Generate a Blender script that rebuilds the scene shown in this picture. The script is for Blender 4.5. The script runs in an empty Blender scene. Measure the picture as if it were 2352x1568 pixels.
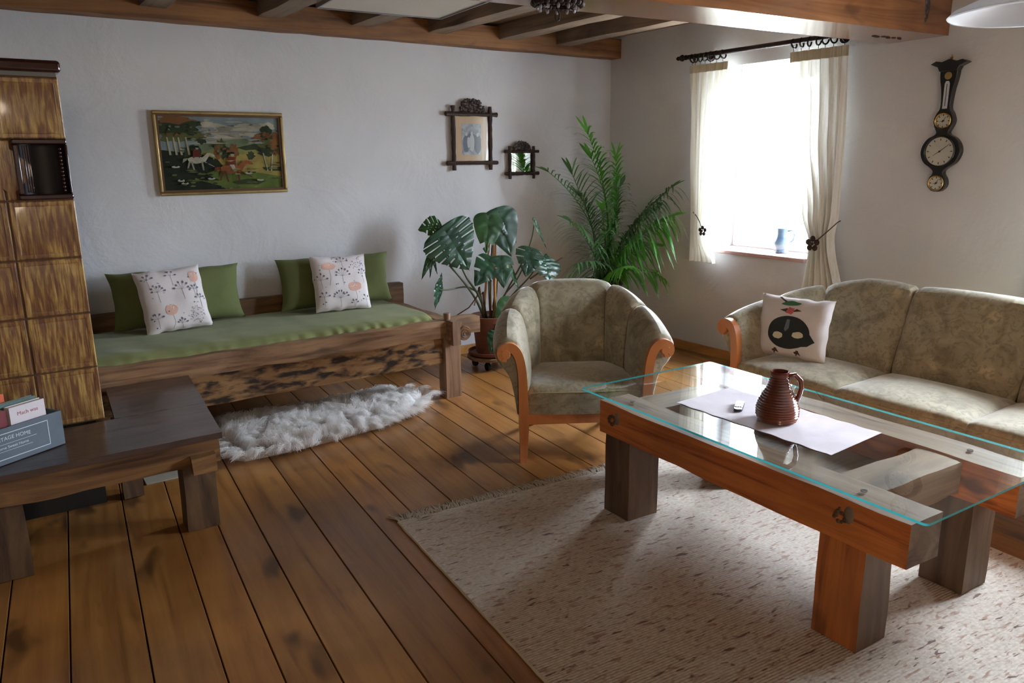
import bpy, math, random
from math import sin, cos, pi, radians, sqrt, exp, atan2
from mathutils import Vector, Matrix, Euler, noise as mnoise
random.seed(7)
SC = bpy.context.scene
COL = SC.collection

# ------------------------------------------------------------------ basics
def srgb(r, g, b, a=1.0):
    def f(c):
        c /= 255.0
        return c/12.92 if c <= 0.04045 else ((c+0.055)/1.055)**2.4
    return (f(r), f(g), f(b), a)

class MB:
    """collects polygons; build() links them as one mesh object"""
    def __init__(s): s.v = []; s.f = []; s.m = []; s.sm = []
    def add(s, vs, fs, mi=0, smooth=False):
        o = len(s.v); s.v += [tuple(p) for p in vs]
        for f in fs:
            s.f.append(tuple(i+o for i in f)); s.m.append(mi); s.sm.append(smooth)
    def box(s, c, d, rot=None, mi=0):
        hx, hy, hz = d[0]/2, d[1]/2, d[2]/2
        vs = [Vector((sx*hx, sy*hy, sz*hz)) for sx in (-1,1) for sy in (-1,1) for sz in (-1,1)]
        if rot is not None:
            R = Euler(rot).to_matrix(); vs = [R @ v for v in vs]
        c = Vector(c)
        s.add([v+c for v in vs], [(0,1,3,2),(4,6,7,5),(0,4,5,1),(2,3,7,6),(0,2,6,4),(1,5,7,3)], mi)
    def box2(s, a, b, mi=0):
        s.box([(a[i]+b[i])/2 for i in range(3)], [abs(b[i]-a[i]) for i in range(3)], None, mi)
    def rough(s, a, b, seg=.06, amp=.004, seed=0, mi=0, freq=5.0, chip=0.0):
        """hewn timber: subdivided box with wavering faces and worn edges"""
        a = Vector([min(a[i], b[i]) for i in range(3)]); b2 = Vector([max(a[i], b[i]) for i in range(3)]); b = Vector(b2) if False else b2
        n = [max(2, min(60, int(round((b[i]-a[i])/seg)))) for i in range(3)]
        c = (a+b)/2; h = (b-a)/2; idx = {}
        def vid(i, j, k):
            key = (i, j, k)
            if key not in idx:
                p = Vector((a.x+(b.x-a.x)*i/n[0], a.y+(b.y-a.y)*j/n[1], a.z+(b.z-a.z)*k/n[2]))
                q = p*freq+Vector((seed*3.1, seed*1.7, seed*.9))
                d = Vector((mnoise.noise(q), mnoise.noise(q+Vector((31, 0, 0))), mnoise.noise(q+Vector((0, 57, 0)))))*amp*2
                on = sum((i in (0, n[0]), j in (0, n[1]), k in (0, n[2])))
                if on >= 2:
                    w = min(.0022, .02*min(h))+chip*max(0, mnoise.noise(q*1.7))
                    dirv = Vector(((c.x-p.x)/max(h.x,1e-6) if i in (0, n[0]) else 0, (c.y-p.y)/max(h.y,1e-6) if j in (0, n[1]) else 0, (c.z-p.z)/max(h.z,1e-6) if k in (0, n[2]) else 0))
                    d += dirv*w
                idx[key] = len(vs); vs.append(p+d)
            return idx[key]
        vs = []; fs = []
        for (A, B, Cx) in ((0,1,2),(1,2,0),(2,0,1)):
            for side in (0, n[Cx]):
                for i in range(n[A]):
                    for j in range(n[B]):
                        q = []
                        for (di, dj) in ((0,0),(1,0),(1,1),(0,1)):
                            t = [0,0,0]; t[A] = i+di; t[B] = j+dj; t[Cx] = side; q.append(vid(*t))
                        if side == 0: q.reverse()
                        fs.append(tuple(q))
        s.add(vs, fs, mi, True)
    def tube(s, pts, r, n=10, mi=0, cap=True):
        pts = [Vector(p) for p in pts]; N = len(pts)
        if not hasattr(r, '__len__'): r = [r]*N
        vs = []; prev = None
        for i, p in enumerate(pts):
            t = (pts[min(i+1, N-1)]-pts[max(i-1, 0)]).normalized()
            if prev is None:
                u = t.orthogonal().normalized()
            else:
                u = prev-t*prev.dot(t)
                u = u.normalized() if u.length > 1e-6 else t.orthogonal().normalized()
            prev = u; w = t.cross(u)
            for k in range(n):
                a = 2*pi*k/n; vs.append(p+(u*cos(a)+w*sin(a))*r[i])
        fs = [(i*n+k, i*n+(k+1) % n, (i+1)*n+(k+1) % n, (i+1)*n+k) for i in range(N-1) for k in range(n)]
        if cap:
            fs.append(tuple(range(n-1, -1, -1))); fs.append(tuple((N-1)*n+k for k in range(n)))
        s.add(vs, fs, mi, True)
    def lathe(s, prof, n=32, c=(0,0,0), mi=0, M=None):
        vs = []; fs = []
        for (r, z) in prof:
            for k in range(n):
                a = 2*pi*k/n; v = Vector((r*cos(a), r*sin(a), z))
                if M is not None: v = M @ v
                vs.append(v+Vector(c))
        for i in range(len(prof)-1):
            for k in range(n):
                fs.append((i*n+k, i*n+(k+1) % n, (i+1)*n+(k+1) % n, (i+1)*n+k))
        s.add(vs, fs, mi, True)
    def prism(s, out, d, M, mi=0, back=0.0, smooth=False):
        """outline (x,y) extruded from z=back to z=d, transformed by M"""
        n = len(out)
        vs = [M @ Vector((x, y, d)) for x, y in out]+[M @ Vector((x, y, back)) for x, y in out]
        fs = [tuple(range(n)), tuple(range(2*n-1, n-1, -1))]+[(i, i+n, (i+1) % n+n, (i+1) % n) for i in range(n)]
        s.add(vs, fs, mi, smooth)
    def grid(s, fn, nu, nv, mi=0, closed_u=False):
        vs = [fn(i/nu, j/nv) for j in range(nv+1) for i in range(nu+(0 if closed_u else 1))]
        w = nu if closed_u else nu+1
        fs = [(j*w+i, j*w+(i+1) % w, (j+1)*w+(i+1) % w, (j+1)*w+i) for j in range(nv) for i in range(nu)]
        s.add(vs, fs, mi, True)
    def sphere(s, c, r, n=12, mi=0, sc=(1,1,1)):
        vs = []; m = n//2
        for j in range(m+1):
            for i in range(n):
                a = 2*pi*i/n; b = pi*j/m
                vs.append((c[0]+r*sc[0]*sin(b)*cos(a), c[1]+r*sc[1]*sin(b)*sin(a), c[2]+r*sc[2]*cos(b)))
        fs = [(j*n+i, (j+1)*n+i, (j+1)*n+(i+1) % n, j*n+(i+1) % n) for j in range(m) for i in range(n)]
        s.add(vs, fs, mi, True)
    def build(s, name, mats, parent=None, label=None, bevel=0, seg=2, subsurf=0, merge=False, recalc=True, solid=0, sharp=True):
        if not isinstance(mats, (list, tuple)): mats = [mats]
        me = bpy.data.meshes.new(name); me.from_pydata(s.v, [], s.f)
        for m in mats: me.materials.append(m)
        me.polygons.foreach_set('material_index', s.m); me.polygons.foreach_set('use_smooth', s.sm)
        if recalc or merge:
            import bmesh
            bm = bmesh.new(); bm.from_mesh(me)
            if merge: bmesh.ops.remove_doubles(bm, verts=bm.verts, dist=1e-5)
            if recalc: bmesh.ops.recalc_face_normals(bm, faces=bm.faces)
            bm.to_mesh(me); bm.free()
        me.update()
        if sharp: me.set_sharp_from_angle(angle=radians(38))
        o = bpy.data.objects.new(name, me); COL.objects.link(o)
        if parent is not None: o.parent = parent
        if label: o['label'] = label
        if bevel:
            b = o.modifiers.new('bevel', 'BEVEL'); b.width = bevel; b.segments = seg; b.limit_method = 'ANGLE'; b.angle_limit = radians(40)
        if subsurf:
            m = o.modifiers.new('sub', 'SUBSURF'); m.levels = subsurf; m.render_levels = subsurf
        if solid:
            m = o.modifiers.new('sol', 'SOLIDIFY'); m.thickness = solid; m.offset = 0
        return o

def thing(name, label, cat, loc=(0,0,0), rz=0, group=None):
    o = bpy.data.objects.new(name, None); COL.objects.link(o); o.empty_display_size = .05
    o.location = loc; o.rotation_euler = (0, 0, rz) if not hasattr(rz, '__len__') else rz
    o['label'] = label; o['category'] = cat
    if group: o['group'] = group
    return o
def tag(o, label, cat, group=None):
    o['label'] = label; o['category'] = cat
    if group: o['group'] = group
    return o
def struct(o): o['kind'] = 'structure'; return o

# --------------------------------------------------------------- materials
def newmat(name):
    m = bpy.data.materials.new(name); m.use_nodes = True
    nt = m.node_tree; b = nt.nodes['Principled BSDF']
    return m, nt, b
def N(nt, t, **kw):
    n = nt.nodes.new(t)
    for k, v in kw.items():
        if k in n.inputs: n.inputs[k].default_value = v
        else: setattr(n, k, v)
    return n
def ramp(nt, fac, stops):
    r = nt.nodes.new('ShaderNodeValToRGB'); e = r.color_ramp.elements
    while len(e) < len(stops): e.new(.5)
    for i, (p, c) in enumerate(stops): e[i].position = p; e[i].color = c
    nt.links.new(fac, r.inputs[0]); return r.outputs[0]
def coords(nt, scale=(1,1,1), rot=(0,0,0), loc=(0,0,0), rnd=True):
    tc = nt.nodes.new('ShaderNodeTexCoord'); mp = nt.nodes.new('ShaderNodeMapping')
    mp.inputs['Scale'].default_value = scale; mp.inputs['Rotation'].default_value = rot; mp.inputs['Location'].default_value = loc
    nt.links.new(tc.outputs['Object'], mp.inputs[0]); return mp.outputs[0]
def mixc(nt, fac, a, b, mode='MIX'):
    m = nt.nodes.new('ShaderNodeMix'); m.data_type = 'RGBA'; m.blend_type = mode
    for sock, v in ((m.inputs[0], fac), (m.inputs[6], a), (m.inputs[7], b)):
        if hasattr(v, 'is_linked') or isinstance(v, bpy.types.NodeSocket): nt.links.new(v, sock)
        else: sock.default_value = v
    return m.outputs[2]
def noise(nt, vec, scale, detail=4, dist=0, rough=.5):
    n = N(nt, 'ShaderNodeTexNoise'); n.inputs['Scale'].default_value = scale; n.inputs['Detail'].default_value = detail
    n.inputs['Distortion'].default_value = dist; n.inputs['Roughness'].default_value = rough
    nt.links.new(vec, n.inputs['Vector']); return n.outputs['Fac']
def bump(nt, b, h, strength=.3, dist=.01):
    n = nt.nodes.new('ShaderNodeBump'); n.inputs['Strength'].default_value = strength; n.inputs['Distance'].default_value = dist
    nt.links.new(h, n.inputs['Height']); nt.links.new(n.outputs[0], b.inputs['Normal'])
def plain(name, c, rough=.5, metal=0, coat=0, sheen=0, bumpy=0, bscale=80, vary=0):
    m, nt, b = newmat(name); b.inputs['Base Color'].default_value = c; b.inputs['Roughness'].default_value = rough
    b.inputs['Metallic'].default_value = metal; b.inputs['Coat Weight'].default_value = coat
    b.inputs['Sheen Weight'].default_value = sheen
    v = coords(nt)
    if vary:
        f = noise(nt, v, 9, 5)
        c2 = tuple(x*(1-vary) for x in c[:3])+(1,); c3 = tuple(min(1, x*(1+vary)) for x in c[:3])+(1,)
        nt.links.new(ramp(nt, f, [(.3, c2), (.7, c3)]), b.inputs['Base Color'])
    if bumpy: bump(nt, b, noise(nt, v, bscale, 4), bumpy, .004)
    return m
def wood(name, light, mid, dark, axis='X', grain=14, along=1.2, rough=.5, knots=.5, coat=0, bumps=.35, burnt=None, knot_scale=3.0, perisland=False):
    m, nt, b = newmat(name)
    sc = [grain, grain, grain]; sc['XYZ'.index(axis)] = along
    v = coords(nt, sc)
    ks = [knot_scale*2.4]*3; ks['XYZ'.index(axis)] = knot_scale
    vk = coords(nt, ks)
    if perisland:
        g = nt.nodes.new('ShaderNodeNewGeometry'); ml = N(nt, 'ShaderNodeMath', operation='MULTIPLY'); ml.inputs[1].default_value = 40
        nt.links.new(g.outputs['Random Per Island'], ml.inputs[0])
        outs = []
        for vv in (v, vk):
            a = nt.nodes.new('ShaderNodeVectorMath'); a.operation = 'ADD'
            nt.links.new(vv, a.inputs[0]); nt.links.new(ml.outputs[0], a.inputs[1]); outs.append(a.outputs[0])
        v, vk = outs
    kn = noise(nt, vk, 1.0, 2, .3)
    dist = nt.nodes.new('ShaderNodeVectorMath'); dist.operation = 'SCALE'; 
    g1 = noise(nt, v, 1.0, 6, 1.2, .6)
    col = ramp(nt, g1, [(.28, dark), (.42, mid), (.62, light), (.8, mid)])
    if knots:
        kf = ramp(nt, kn, [(.62, (0,0,0,1)), (.72, (1,1,1,1))])
        kk = N(nt, 'ShaderNodeMath', operation='MULTIPLY'); nt.links.new(kf, kk.inputs[0]); kk.inputs[1].default_value = knots
        col = mixc(nt, kk.outputs[0], col, tuple(x*.35 for x in dark[:3])+(1,))
    big = noise(nt, coords(nt, (1.7,1.7,1.7)), 1.3, 3)
    bigc = ramp(nt, big, [(.3, (.72,.70,.70,1)), (.7, (1.12,1.1,1.05,1))])
    col = mixc(nt, 1.0, col, bigc, 'MULTIPLY')
    if burnt:
        bs = [26]*3; bs['XYZ'.index(axis)] = 9
        bf = ramp(nt, noise(nt, coords(nt, bs), 1.0, 4, .2), [(.46, (0,0,0,1)), (.62, (1,1,1,1))])
        col = mixc(nt, bf, col, burnt)
    if perisland:
        hv = ramp(nt, g.outputs['Random Per Island'], [(0, (.80,.80,.82,1)), (.5, (1,1,1,1)), (1, (1.12,1.05,.98,1))])
        col = mixc(nt, 1.0, col, hv, 'MULTIPLY')
    nt.links.new(col, b.inputs['Base Color'])
    b.inputs['Roughness'].default_value = rough; b.inputs['Coat Weight'].default_value = coat; b.inputs['Coat Roughness'].default_value = .15
    if bumps: bump(nt, b, g1, bumps, .006)
    return m

M = {}
def mats():
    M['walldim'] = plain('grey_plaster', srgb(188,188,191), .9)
    # plaster walls
    m, nt, b = newmat('plaster'); v = coords(nt)
    c = ramp(nt, noise(nt, v, 1.3, 5, .4), [(.3, srgb(210,211,214)), (.7, srgb(223,223,225))])
    nt.links.new(c, b.inputs['Base Color']); b.inputs['Roughness'].default_value = .85
    bb = N(nt, 'ShaderNodeMath', operation='ADD'); nt.links.new(noise(nt, v, 2.6, 5, .6), bb.inputs[0])
    q = N(nt, 'ShaderNodeMath', operation='MULTIPLY'); q.inputs[1].default_value = .06; nt.links.new(noise(nt, v, 45, 3), q.inputs[0])
    nt.links.new(q.outputs[0], bb.inputs[1]); bump(nt, b, bb.outputs[0], .35, .05); M['wall'] = m
    M['floor'] = wood('floor_pine', srgb(162,114,60), srgb(144,97,48), srgb(112,74,38), 'Y', 13, .8, .36, .8, .2, .1, knot_scale=2.6, perisland=True)
    M['gap'] = plain('floor_gap', srgb(30,20,12), .9)
    M['beam'] = wood('beam_wood', srgb(160,112,66), srgb(124,82,46), srgb(70,44,26), 'X', 10, .8, .6, .4)
    M['bigbeam'] = wood('lacquered_beam', srgb(150,98,54), srgb(128,78,38), srgb(88,50,24), 'X', 12, .7, .24, .5, .8, .15)
    M['joist'] = wood('joist_wood', srgb(146,126,106), srgb(124,105,87), srgb(84,68,55), 'Y', 10, .8, .7, .4)
    M['ceil'] = wood('ceiling_board', srgb(176,156,132), srgb(156,136,114), srgb(126,106,88), 'Y', 8, .6, .7, .2)
    M['trunk'] = wood('palm_stem', srgb(110,120,60), srgb(80,90,45), srgb(60,60,30), 'Z', 10, 1, .6, 0)
    M['oldwood'] = wood('weathered_spruce', srgb(164,128,92), srgb(132,98,68), srgb(84,58,40), 'X', 16, 1.4, .62, .55)
    M['oldwoodY'] = wood('weathered_spruce_y', srgb(164,128,92), srgb(132,98,68), srgb(84,58,40), 'Y', 16, 1.4, .62, .55)
    M['oldwoodZ'] = wood('weathered_spruce_post', srgb(158,122,90), srgb(130,98,72), srgb(92,66,48), 'Z', 16, 1.4, .62, .3)
    M['burnt'] = wood('scorched_board', srgb(176,138,92), srgb(140,102,62), srgb(84,56,34), 'X', 13, 1.6, .6, .6, burnt=srgb(44,30,20))
    M['benchtop'] = wood('dark_bench_top', srgb(84,66,58), srgb(66,50,44), srgb(40,29,26), 'X', 9, 1.4, .3, .4, .2, .5)
    M['benchwood'] = wood('bench_timber', srgb(134,98,58), srgb(102,70,42), srgb(56,36,24), 'X', 12, 1.2, .5, .6)
    M['benchleg'] = wood('bench_leg_timber', srgb(104,80,56), srgb(78,58,42), srgb(44,32,24), 'Z', 12, 1.2, .55, .5)
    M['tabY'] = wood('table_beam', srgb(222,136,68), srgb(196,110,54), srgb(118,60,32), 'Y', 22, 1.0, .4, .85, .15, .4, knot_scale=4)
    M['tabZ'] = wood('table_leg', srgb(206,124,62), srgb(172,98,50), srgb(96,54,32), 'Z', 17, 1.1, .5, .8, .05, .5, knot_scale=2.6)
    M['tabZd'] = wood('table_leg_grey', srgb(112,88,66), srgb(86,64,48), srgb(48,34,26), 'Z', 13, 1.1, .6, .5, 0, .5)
    M['tabX'] = wood('table_cross', srgb(160,130,104), srgb(132,104,82), srgb(88,64,48), 'X', 12, 1.1, .6, .5, 0, .4)
    M['tabT'] = wood('table_beam_grey_top', srgb(156,128,104), srgb(132,102,80), srgb(84,58,44), 'Y', 13, 1.0, .6, .5, 0, .4)  # greyer brown for the upward faces of the long beams
    M['tabE'] = wood('table_beam_end_grain', srgb(136,112,88), srgb(100,76,56), srgb(48,34,26), 'Y', 8, 6, .7, .5, 0, .6)
    M['beech'] = wood('beech_frame', srgb(204,126,66), srgb(192,112,54), srgb(168,92,42), 'Z', 7, .9, .32, 0, .35, .05)
    M['pine'] = wood('pine_skirting', srgb(214,160,92), srgb(196,138,72), srgb(160,104,50), 'Y', 12, .8, .4, .3, .2, .1)
    M['darkcarved'] = plain('dark_carved_wood', srgb(52,34,26), .45, bumpy=.6, bscale=60, vary=.35)
    M['blackwood'] = plain('black_lacquered_wood', srgb(20,17,15), .3, coat=.4)
    M['brass'] = plain('brass', srgb(178,152,98), .3, 1.0)
    M['gold'] = plain('gilt_moulding', srgb(168,146,98), .4, .6, vary=.25)
    M['golddark'] = plain('brown_slip', srgb(92,58,22), .5)
    M['dial'] = plain('silvered_dial', srgb(206,204,192), .4, .25, vary=.12)
    M['ink'] = plain('black_ink', srgb(28,26,26), .5)
    M['whiteenamel'] = plain('thermometer_scale', srgb(196,204,214), .35)
    M['mirror'] = plain('mirror_silver', (.85,.88,.88,1), .03, 1.0)
    M['iron'] = plain('wrought_iron', srgb(48,34,30), .5, .5, bumpy=.3)
    M['steel'] = plain('steel', srgb(150,150,152), .35, 1)
    M['whitepaint'] = plain('white_window_paint', srgb(236,238,240), .4)
    M['sill'] = plain('reddish_stone_sill', srgb(196,158,150), .35, vary=.12)
    M['green'] = fabric('green_cotton', srgb(132,136,84), srgb(119,124,74), 0.1)
    M['greenc'] = fabric('green_cushion', srgb(104,112,66), srgb(92,100,56), .1)
    M['linen'] = fabric('white_linen', srgb(226,220,216), srgb(212,205,202), .15)
    M['linenw'] = fabric('printed_white_cotton', srgb(228,220,218), srgb(216,208,208), .15)
    M['salmon'] = plain('salmon_print', srgb(222,176,158), .9, vary=.12)
    M['slateprint'] = plain('slate_print', srgb(110,112,128), .9, vary=.2)
    M['lilacprint'] = plain('lilac_print', srgb(176,172,184), .9)
    M['stemprint'] = plain('stem_print', srgb(150,144,144), .9)
    M['birdblack'] = plain('black_print', srgb(40,46,46), .85, vary=.15)
    M['birdcream'] = plain('cream_print', srgb(214,208,178), .85, vary=.1)
    M['birdgreen'] = plain('green_print', srgb(70,120,92), .85)
    M['birdpink'] = plain('pink_print', srgb(206,104,102), .85, vary=.2)
    M['birdbrown'] = plain('brown_print', srgb(74,52,44), .85)
    M['birdgrey'] = plain('grey_print', srgb(104,112,120), .85)
    # velvet upholstery with faded flowers
    m, nt, b = newmat('floral_velvet'); v = coords(nt)
    w = N(nt, 'ShaderNodeTexVoronoi'); w.inputs['Scale'].default_value = 7; w.inputs['Randomness'].default_value = 1
    nz = noise(nt, v, 7, 4, 1.5)
    va = nt.nodes.new('ShaderNodeVectorMath'); va.operation = 'ADD'; nt.links.new(v, va.inputs[0])
    sv = nt.nodes.new('ShaderNodeVectorMath'); sv.operation = 'SCALE'; sv.inputs['Scale'].default_value = .12
    tn = N(nt, 'ShaderNodeTexNoise'); tn.inputs['Scale'].default_value = 14; nt.links.new(v, tn.inputs['Vector'])
    nt.links.new(tn.outputs['Color'], sv.inputs[0]); nt.links.new(sv.outputs[0], va.inputs[1]); nt.links.new(va.outputs[0], w.inputs['Vector'])
    base = ramp(nt, nz, [(.3, srgb(126,116,92)), (.45, srgb(150,140,113)), (.6, srgb(168,156,129)), (.72, srgb(146,140,114))])
    fl = ramp(nt, w.outputs['Distance'], [(.12, (1,1,1,1)), (.3, (0,0,0,1))])
    sel = ramp(nt, noise(nt, v, 3.1, 2), [(.5, (0,0,0,1)), (.56, (1,1,1,1))])
    mm = N(nt, 'ShaderNodeMath', operation='MULTIPLY'); nt.links.new(fl, mm.inputs[0]); nt.links.new(sel, mm.inputs[1])
    m2 = N(nt, 'ShaderNodeMath', operation='MULTIPLY'); nt.links.new(mm.outputs[0], m2.inputs[0]); m2.inputs[1].default_value = .8
    c1 = mixc(nt, m2.outputs[0], base, srgb(198,180,142))
    dk = ramp(nt, noise(nt, v, 22, 4, 2), [(.53, (0,0,0,1)), (.6, (1,1,1,1))])
    m3 = N(nt, 'ShaderNodeMath', operation='MULTIPLY'); nt.links.new(dk, m3.inputs[0]); m3.inputs[1].default_value = .4
    nt.links.new(mixc(nt, m3.outputs[0], c1, srgb(104,92,72)), b.inputs['Base Color'])
    b.inputs['Roughness'].default_value = .75; b.inputs['Sheen Weight'].default_value = 1.0; b.inputs['Sheen Roughness'].default_value = .35
    b.inputs['Sheen Tint'].default_value = (1,1,1,1); bump(nt, b, noise(nt, v, 160, 3), .12, .002); M['velvet'] = m
    M['piping'] = plain('piping', srgb(168,152,112), .7, sheen=.3)
    # rug
    m, nt, b = newmat('woven_wool'); v = coords(nt)
    base = ramp(nt, noise(nt, coords(nt, (60,90,60)), 1, 4), [(.3, srgb(178,163,146)), (.7, srgb(210,199,184))])
    fk = ramp(nt, noise(nt, coords(nt, (17,62,17)), 1, 3, .5), [(.57, (0,0,0,1)), (.66, (1,1,1,1))])
    c = mixc(nt, fk, base, srgb(160,130,110))
    fk2 = ramp(nt, noise(nt, coords(nt, (14,60,14), loc=(9,4,2)), 1, 3, .5), [(.63, (0,0,0,1)), (.69, (1,1,1,1))])
    nt.links.new(mixc(nt, fk2, c, srgb(112,84,72)), b.inputs['Base Color'])
    b.inputs['Roughness'].default_value = .95; b.inputs['Sheen Weight'].default_value = .1
    wv = N(nt, 'ShaderNodeTexWave', bands_direction='Y'); wv.inputs['Scale'].default_value = 28; wv.inputs['Distortion'].default_value = 1.5; nt.links.new(v, wv.inputs['Vector'])
    bump(nt, b, wv.outputs['Fac'], .35, .004); M['rug'] = m
    M['fringe'] = plain('wool_fringe', srgb(176,162,142), .95)
    M['hem'] = plain('rug_binding', srgb(208,192,164), .9)
    M['fur'] = leafmat('sheepskin_wool', srgb(250,246,242), srgb(255,253,251), .8, .5)
    M['hide'] = plain('sheepskin_hide', srgb(190,180,168), .9)
    # tile glaze
    m, nt, b = newmat('tile_glaze'); 
    g = noise(nt, coords(nt, (70,70,9)), 1, 5, .25)
    c = ramp(nt, g, [(.3, srgb(104,66,46)), (.44, srgb(128,88,54)), (.54, srgb(160,122,66)), (.66, srgb(192,156,88)), (.8, srgb(132,94,58))])
    pt = ramp(nt, noise(nt, coords(nt), 5.5, 3), [(.5, (0,0,0,1)), (.62, (1,1,1,1))])
    m4 = N(nt, 'ShaderNodeMath', operation='MULTIPLY'); nt.links.new(pt, m4.inputs[0]); m4.inputs[1].default_value = .5
    nt.links.new(mixc(nt, m4.outputs[0], c, srgb(112,70,48)), b.inputs['Base Color'])
    b.inputs['Roughness'].default_value = .3; b.inputs['Coat Weight'].default_value = .4; b.inputs['Coat Roughness'].default_value = .1
    bump(nt, b, g, .5, .008); M['tile'] = m
    M['tilejoint'] = plain('dark_tile_joint', srgb(84,58,38), .8)
    M['grout'] = plain('stove_grout', srgb(120,118,110), .9)
    M['brownglaze'] = plain('dark_brown_glaze', srgb(52,26,22), .12, coat=.8)
    M['black'] = plain('blackened_steel', srgb(14,13,12), .5)
    M['nichedark'] = plain('niche_back', srgb(20,14,12), .5)  # near-black colour of the niche recess
    M['slate'] = plain('slate_grey_crate', srgb(84,94,102), .6, vary=.12)
    M['slateedge'] = plain('pale_crate_edge', srgb(140,150,152), .6)
    M['chalk'] = plain('white_lettering', srgb(190,200,208), .6)
    M['paper'] = plain('paper_pages', srgb(214,208,196), .9)
    M['jug'] = plain('brown_glazed_clay', srgb(112,58,38), .16, coat=.7, vary=.25)
    M['jugin'] = plain('dark_red_glaze', srgb(96,30,36), .2, coat=.6)
    M['bluejug'] = bluejug()
    M['runner'] = fabric('pale_runner', srgb(214,204,206), srgb(196,184,186), .1)
    M['remwhite'] = plain('silver_plastic', srgb(208,212,216), .35)
    M['remblack'] = plain('dark_blue_black_plastic', srgb(28,32,44), .3)
    M['leaf'] = leafmat('monstera_leaf', srgb(28,58,42), srgb(42,80,52), .36, .2)
    M['leaf2'] = leafmat('monstera_leaf_back', srgb(36,70,38), srgb(52,92,44), .4, .2)
    M['palm'] = leafmat('palm_leaf', srgb(70,134,54), srgb(100,166,66), .35, .45)
    M['palmd'] = leafmat('palm_leaf_dark', srgb(62,98,60), srgb(86,126,78), .4, .35)
    M['cane'] = plain('bamboo_cane', srgb(198,142,84), .5, vary=.15)
    M['stem'] = plain('green_stem', srgb(60,78,46), .5, vary=.2)
    M['root'] = plain('brown_stem', srgb(96,72,52), .7, vary=.2)
    M['soil'] = plain('potting_soil', srgb(40,28,22), 1, bumpy=.8)
    M['terra'] = plain('terracotta', srgb(124,76,58), .7, vary=.15)
    M['darkpot'] = plain('dark_plastic_pot', srgb(40,42,44), .4)
    M['rubber'] = plain('black_rubber', srgb(18,18,18), .6)
    M['opal'] = opal('opal_glass', srgb(236,238,242), .35)
    M['panelglass'] = opal('cream_opal_panel', srgb(206,200,186), .1)
    M['curtain'] = curtainmat()
    M['curthead'] = fabric('curtain_header', srgb(214,206,184), srgb(198,190,166), 0)
    M['glass'] = glassmat('clear_table_glass', (.965,.99,.98,1), 1.55)
    M['edge'] = glassedge()
    M['pane'] = panemat()
    M['cord'] = plain('brown_cord', srgb(84,64,56), .8)
    M['crystal'] = plain('crystal_drops', srgb(190,186,190), .08, .6)
def fabric(name, a, b_, sheen=.2):
    m, nt, b = newmat(name); v = coords(nt)
    c = ramp(nt, noise(nt, v, 6, 5, .5), [(.3, b_), (.7, a)]); nt.links.new(c, b.inputs['Base Color'])
    b.inputs['Roughness'].default_value = .88; b.inputs['Sheen Weight'].default_value = sheen; b.inputs['Sheen Roughness'].default_value = .4
    bump(nt, b, noise(nt, v, 220, 2), .15, .002); return m
def leafmat(name, a, b_, rough, trans):
    m, nt, b = newmat(name); v = coords(nt)
    nt.links.new(ramp(nt, noise(nt, v, 8, 4), [(.35, a), (.65, b_)]), b.inputs['Base Color'])
    b.inputs['Roughness'].default_value = rough; b.inputs['Coat Weight'].default_value = .08
    t = N(nt, 'ShaderNodeBsdfTranslucent'); t.inputs[0].default_value = tuple(min(1, x*1.9) for x in b_[:3])+(1,)
    mx = N(nt, 'ShaderNodeMixShader'); mx.inputs[0].default_value = trans
    nt.links.new(b.outputs[0], mx.inputs[1]); nt.links.new(t.outputs[0], mx.inputs[2])
    nt.links.new(mx.outputs[0], nt.nodes['Material Output'].inputs[0]); return m
def bluejug():
    m, nt, b = newmat('blue_green_glaze'); v = coords(nt)
    nt.links.new(ramp(nt, noise(nt, coords(nt, (4,4,9)), 1.6, 3), [(.35, srgb(88,112,140)), (.55, srgb(120,150,160)), (.7, srgb(170,205,195))]), b.inputs['Base Color'])
    b.inputs['Roughness'].default_value = .15; b.inputs['Coat Weight'].default_value = .5; return m
def opal(name, c, tr):
    m, nt, b = newmat(name); b.inputs['Base Color'].default_value = c; b.inputs['Roughness'].default_value = .45
    b.inputs['Coat Weight'].default_value = .1
    t = N(nt, 'ShaderNodeBsdfTranslucent'); t.inputs[0].default_value = c
    mx = N(nt, 'ShaderNodeMixShader'); mx.inputs[0].default_value = tr
    nt.links.new(b.outputs[0], mx.inputs[1]); nt.links.new(t.outputs[0], mx.inputs[2]); nt.links.new(mx.outputs[0], nt.nodes['Material Output'].inputs[0]); return m
def curtainmat():
    m, nt, b = newmat('sheer_striped_curtain'); v = coords(nt)
    w = noise(nt, coords(nt, (60,60,.6)), 1, 3)
    col = ramp(nt, w, [(.35, srgb(238,235,220)), (.6, srgb(250,249,244))]); nt.links.new(col, b.inputs['Base Color'])
    b.inputs['Roughness'].default_value = .9
    t = N(nt, 'ShaderNodeBsdfTranslucent'); nt.links.new(col, t.inputs[0])
    tr = N(nt, 'ShaderNodeBsdfTransparent'); tr.inputs[0].default_value = (1,1,1,1)
    m1 = N(nt, 'ShaderNodeMixShader'); m1.inputs[0].default_value = .13
    nt.links.new(b.outputs[0], m1.inputs[1]); nt.links.new(t.outputs[0], m1.inputs[2])
    f = ramp(nt, w, [(.42, (0,0,0,1)), (.68, (.022,.022,.022,1))])
    m2 = N(nt, 'ShaderNodeMixShader'); nt.links.new(f, m2.inputs[0])
    nt.links.new(m1.outputs[0], m2.inputs[1]); nt.links.new(tr.outputs[0], m2.inputs[2]); nt.links.new(m2.outputs[0], nt.nodes['Material Output'].inputs[0]); return m
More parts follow.
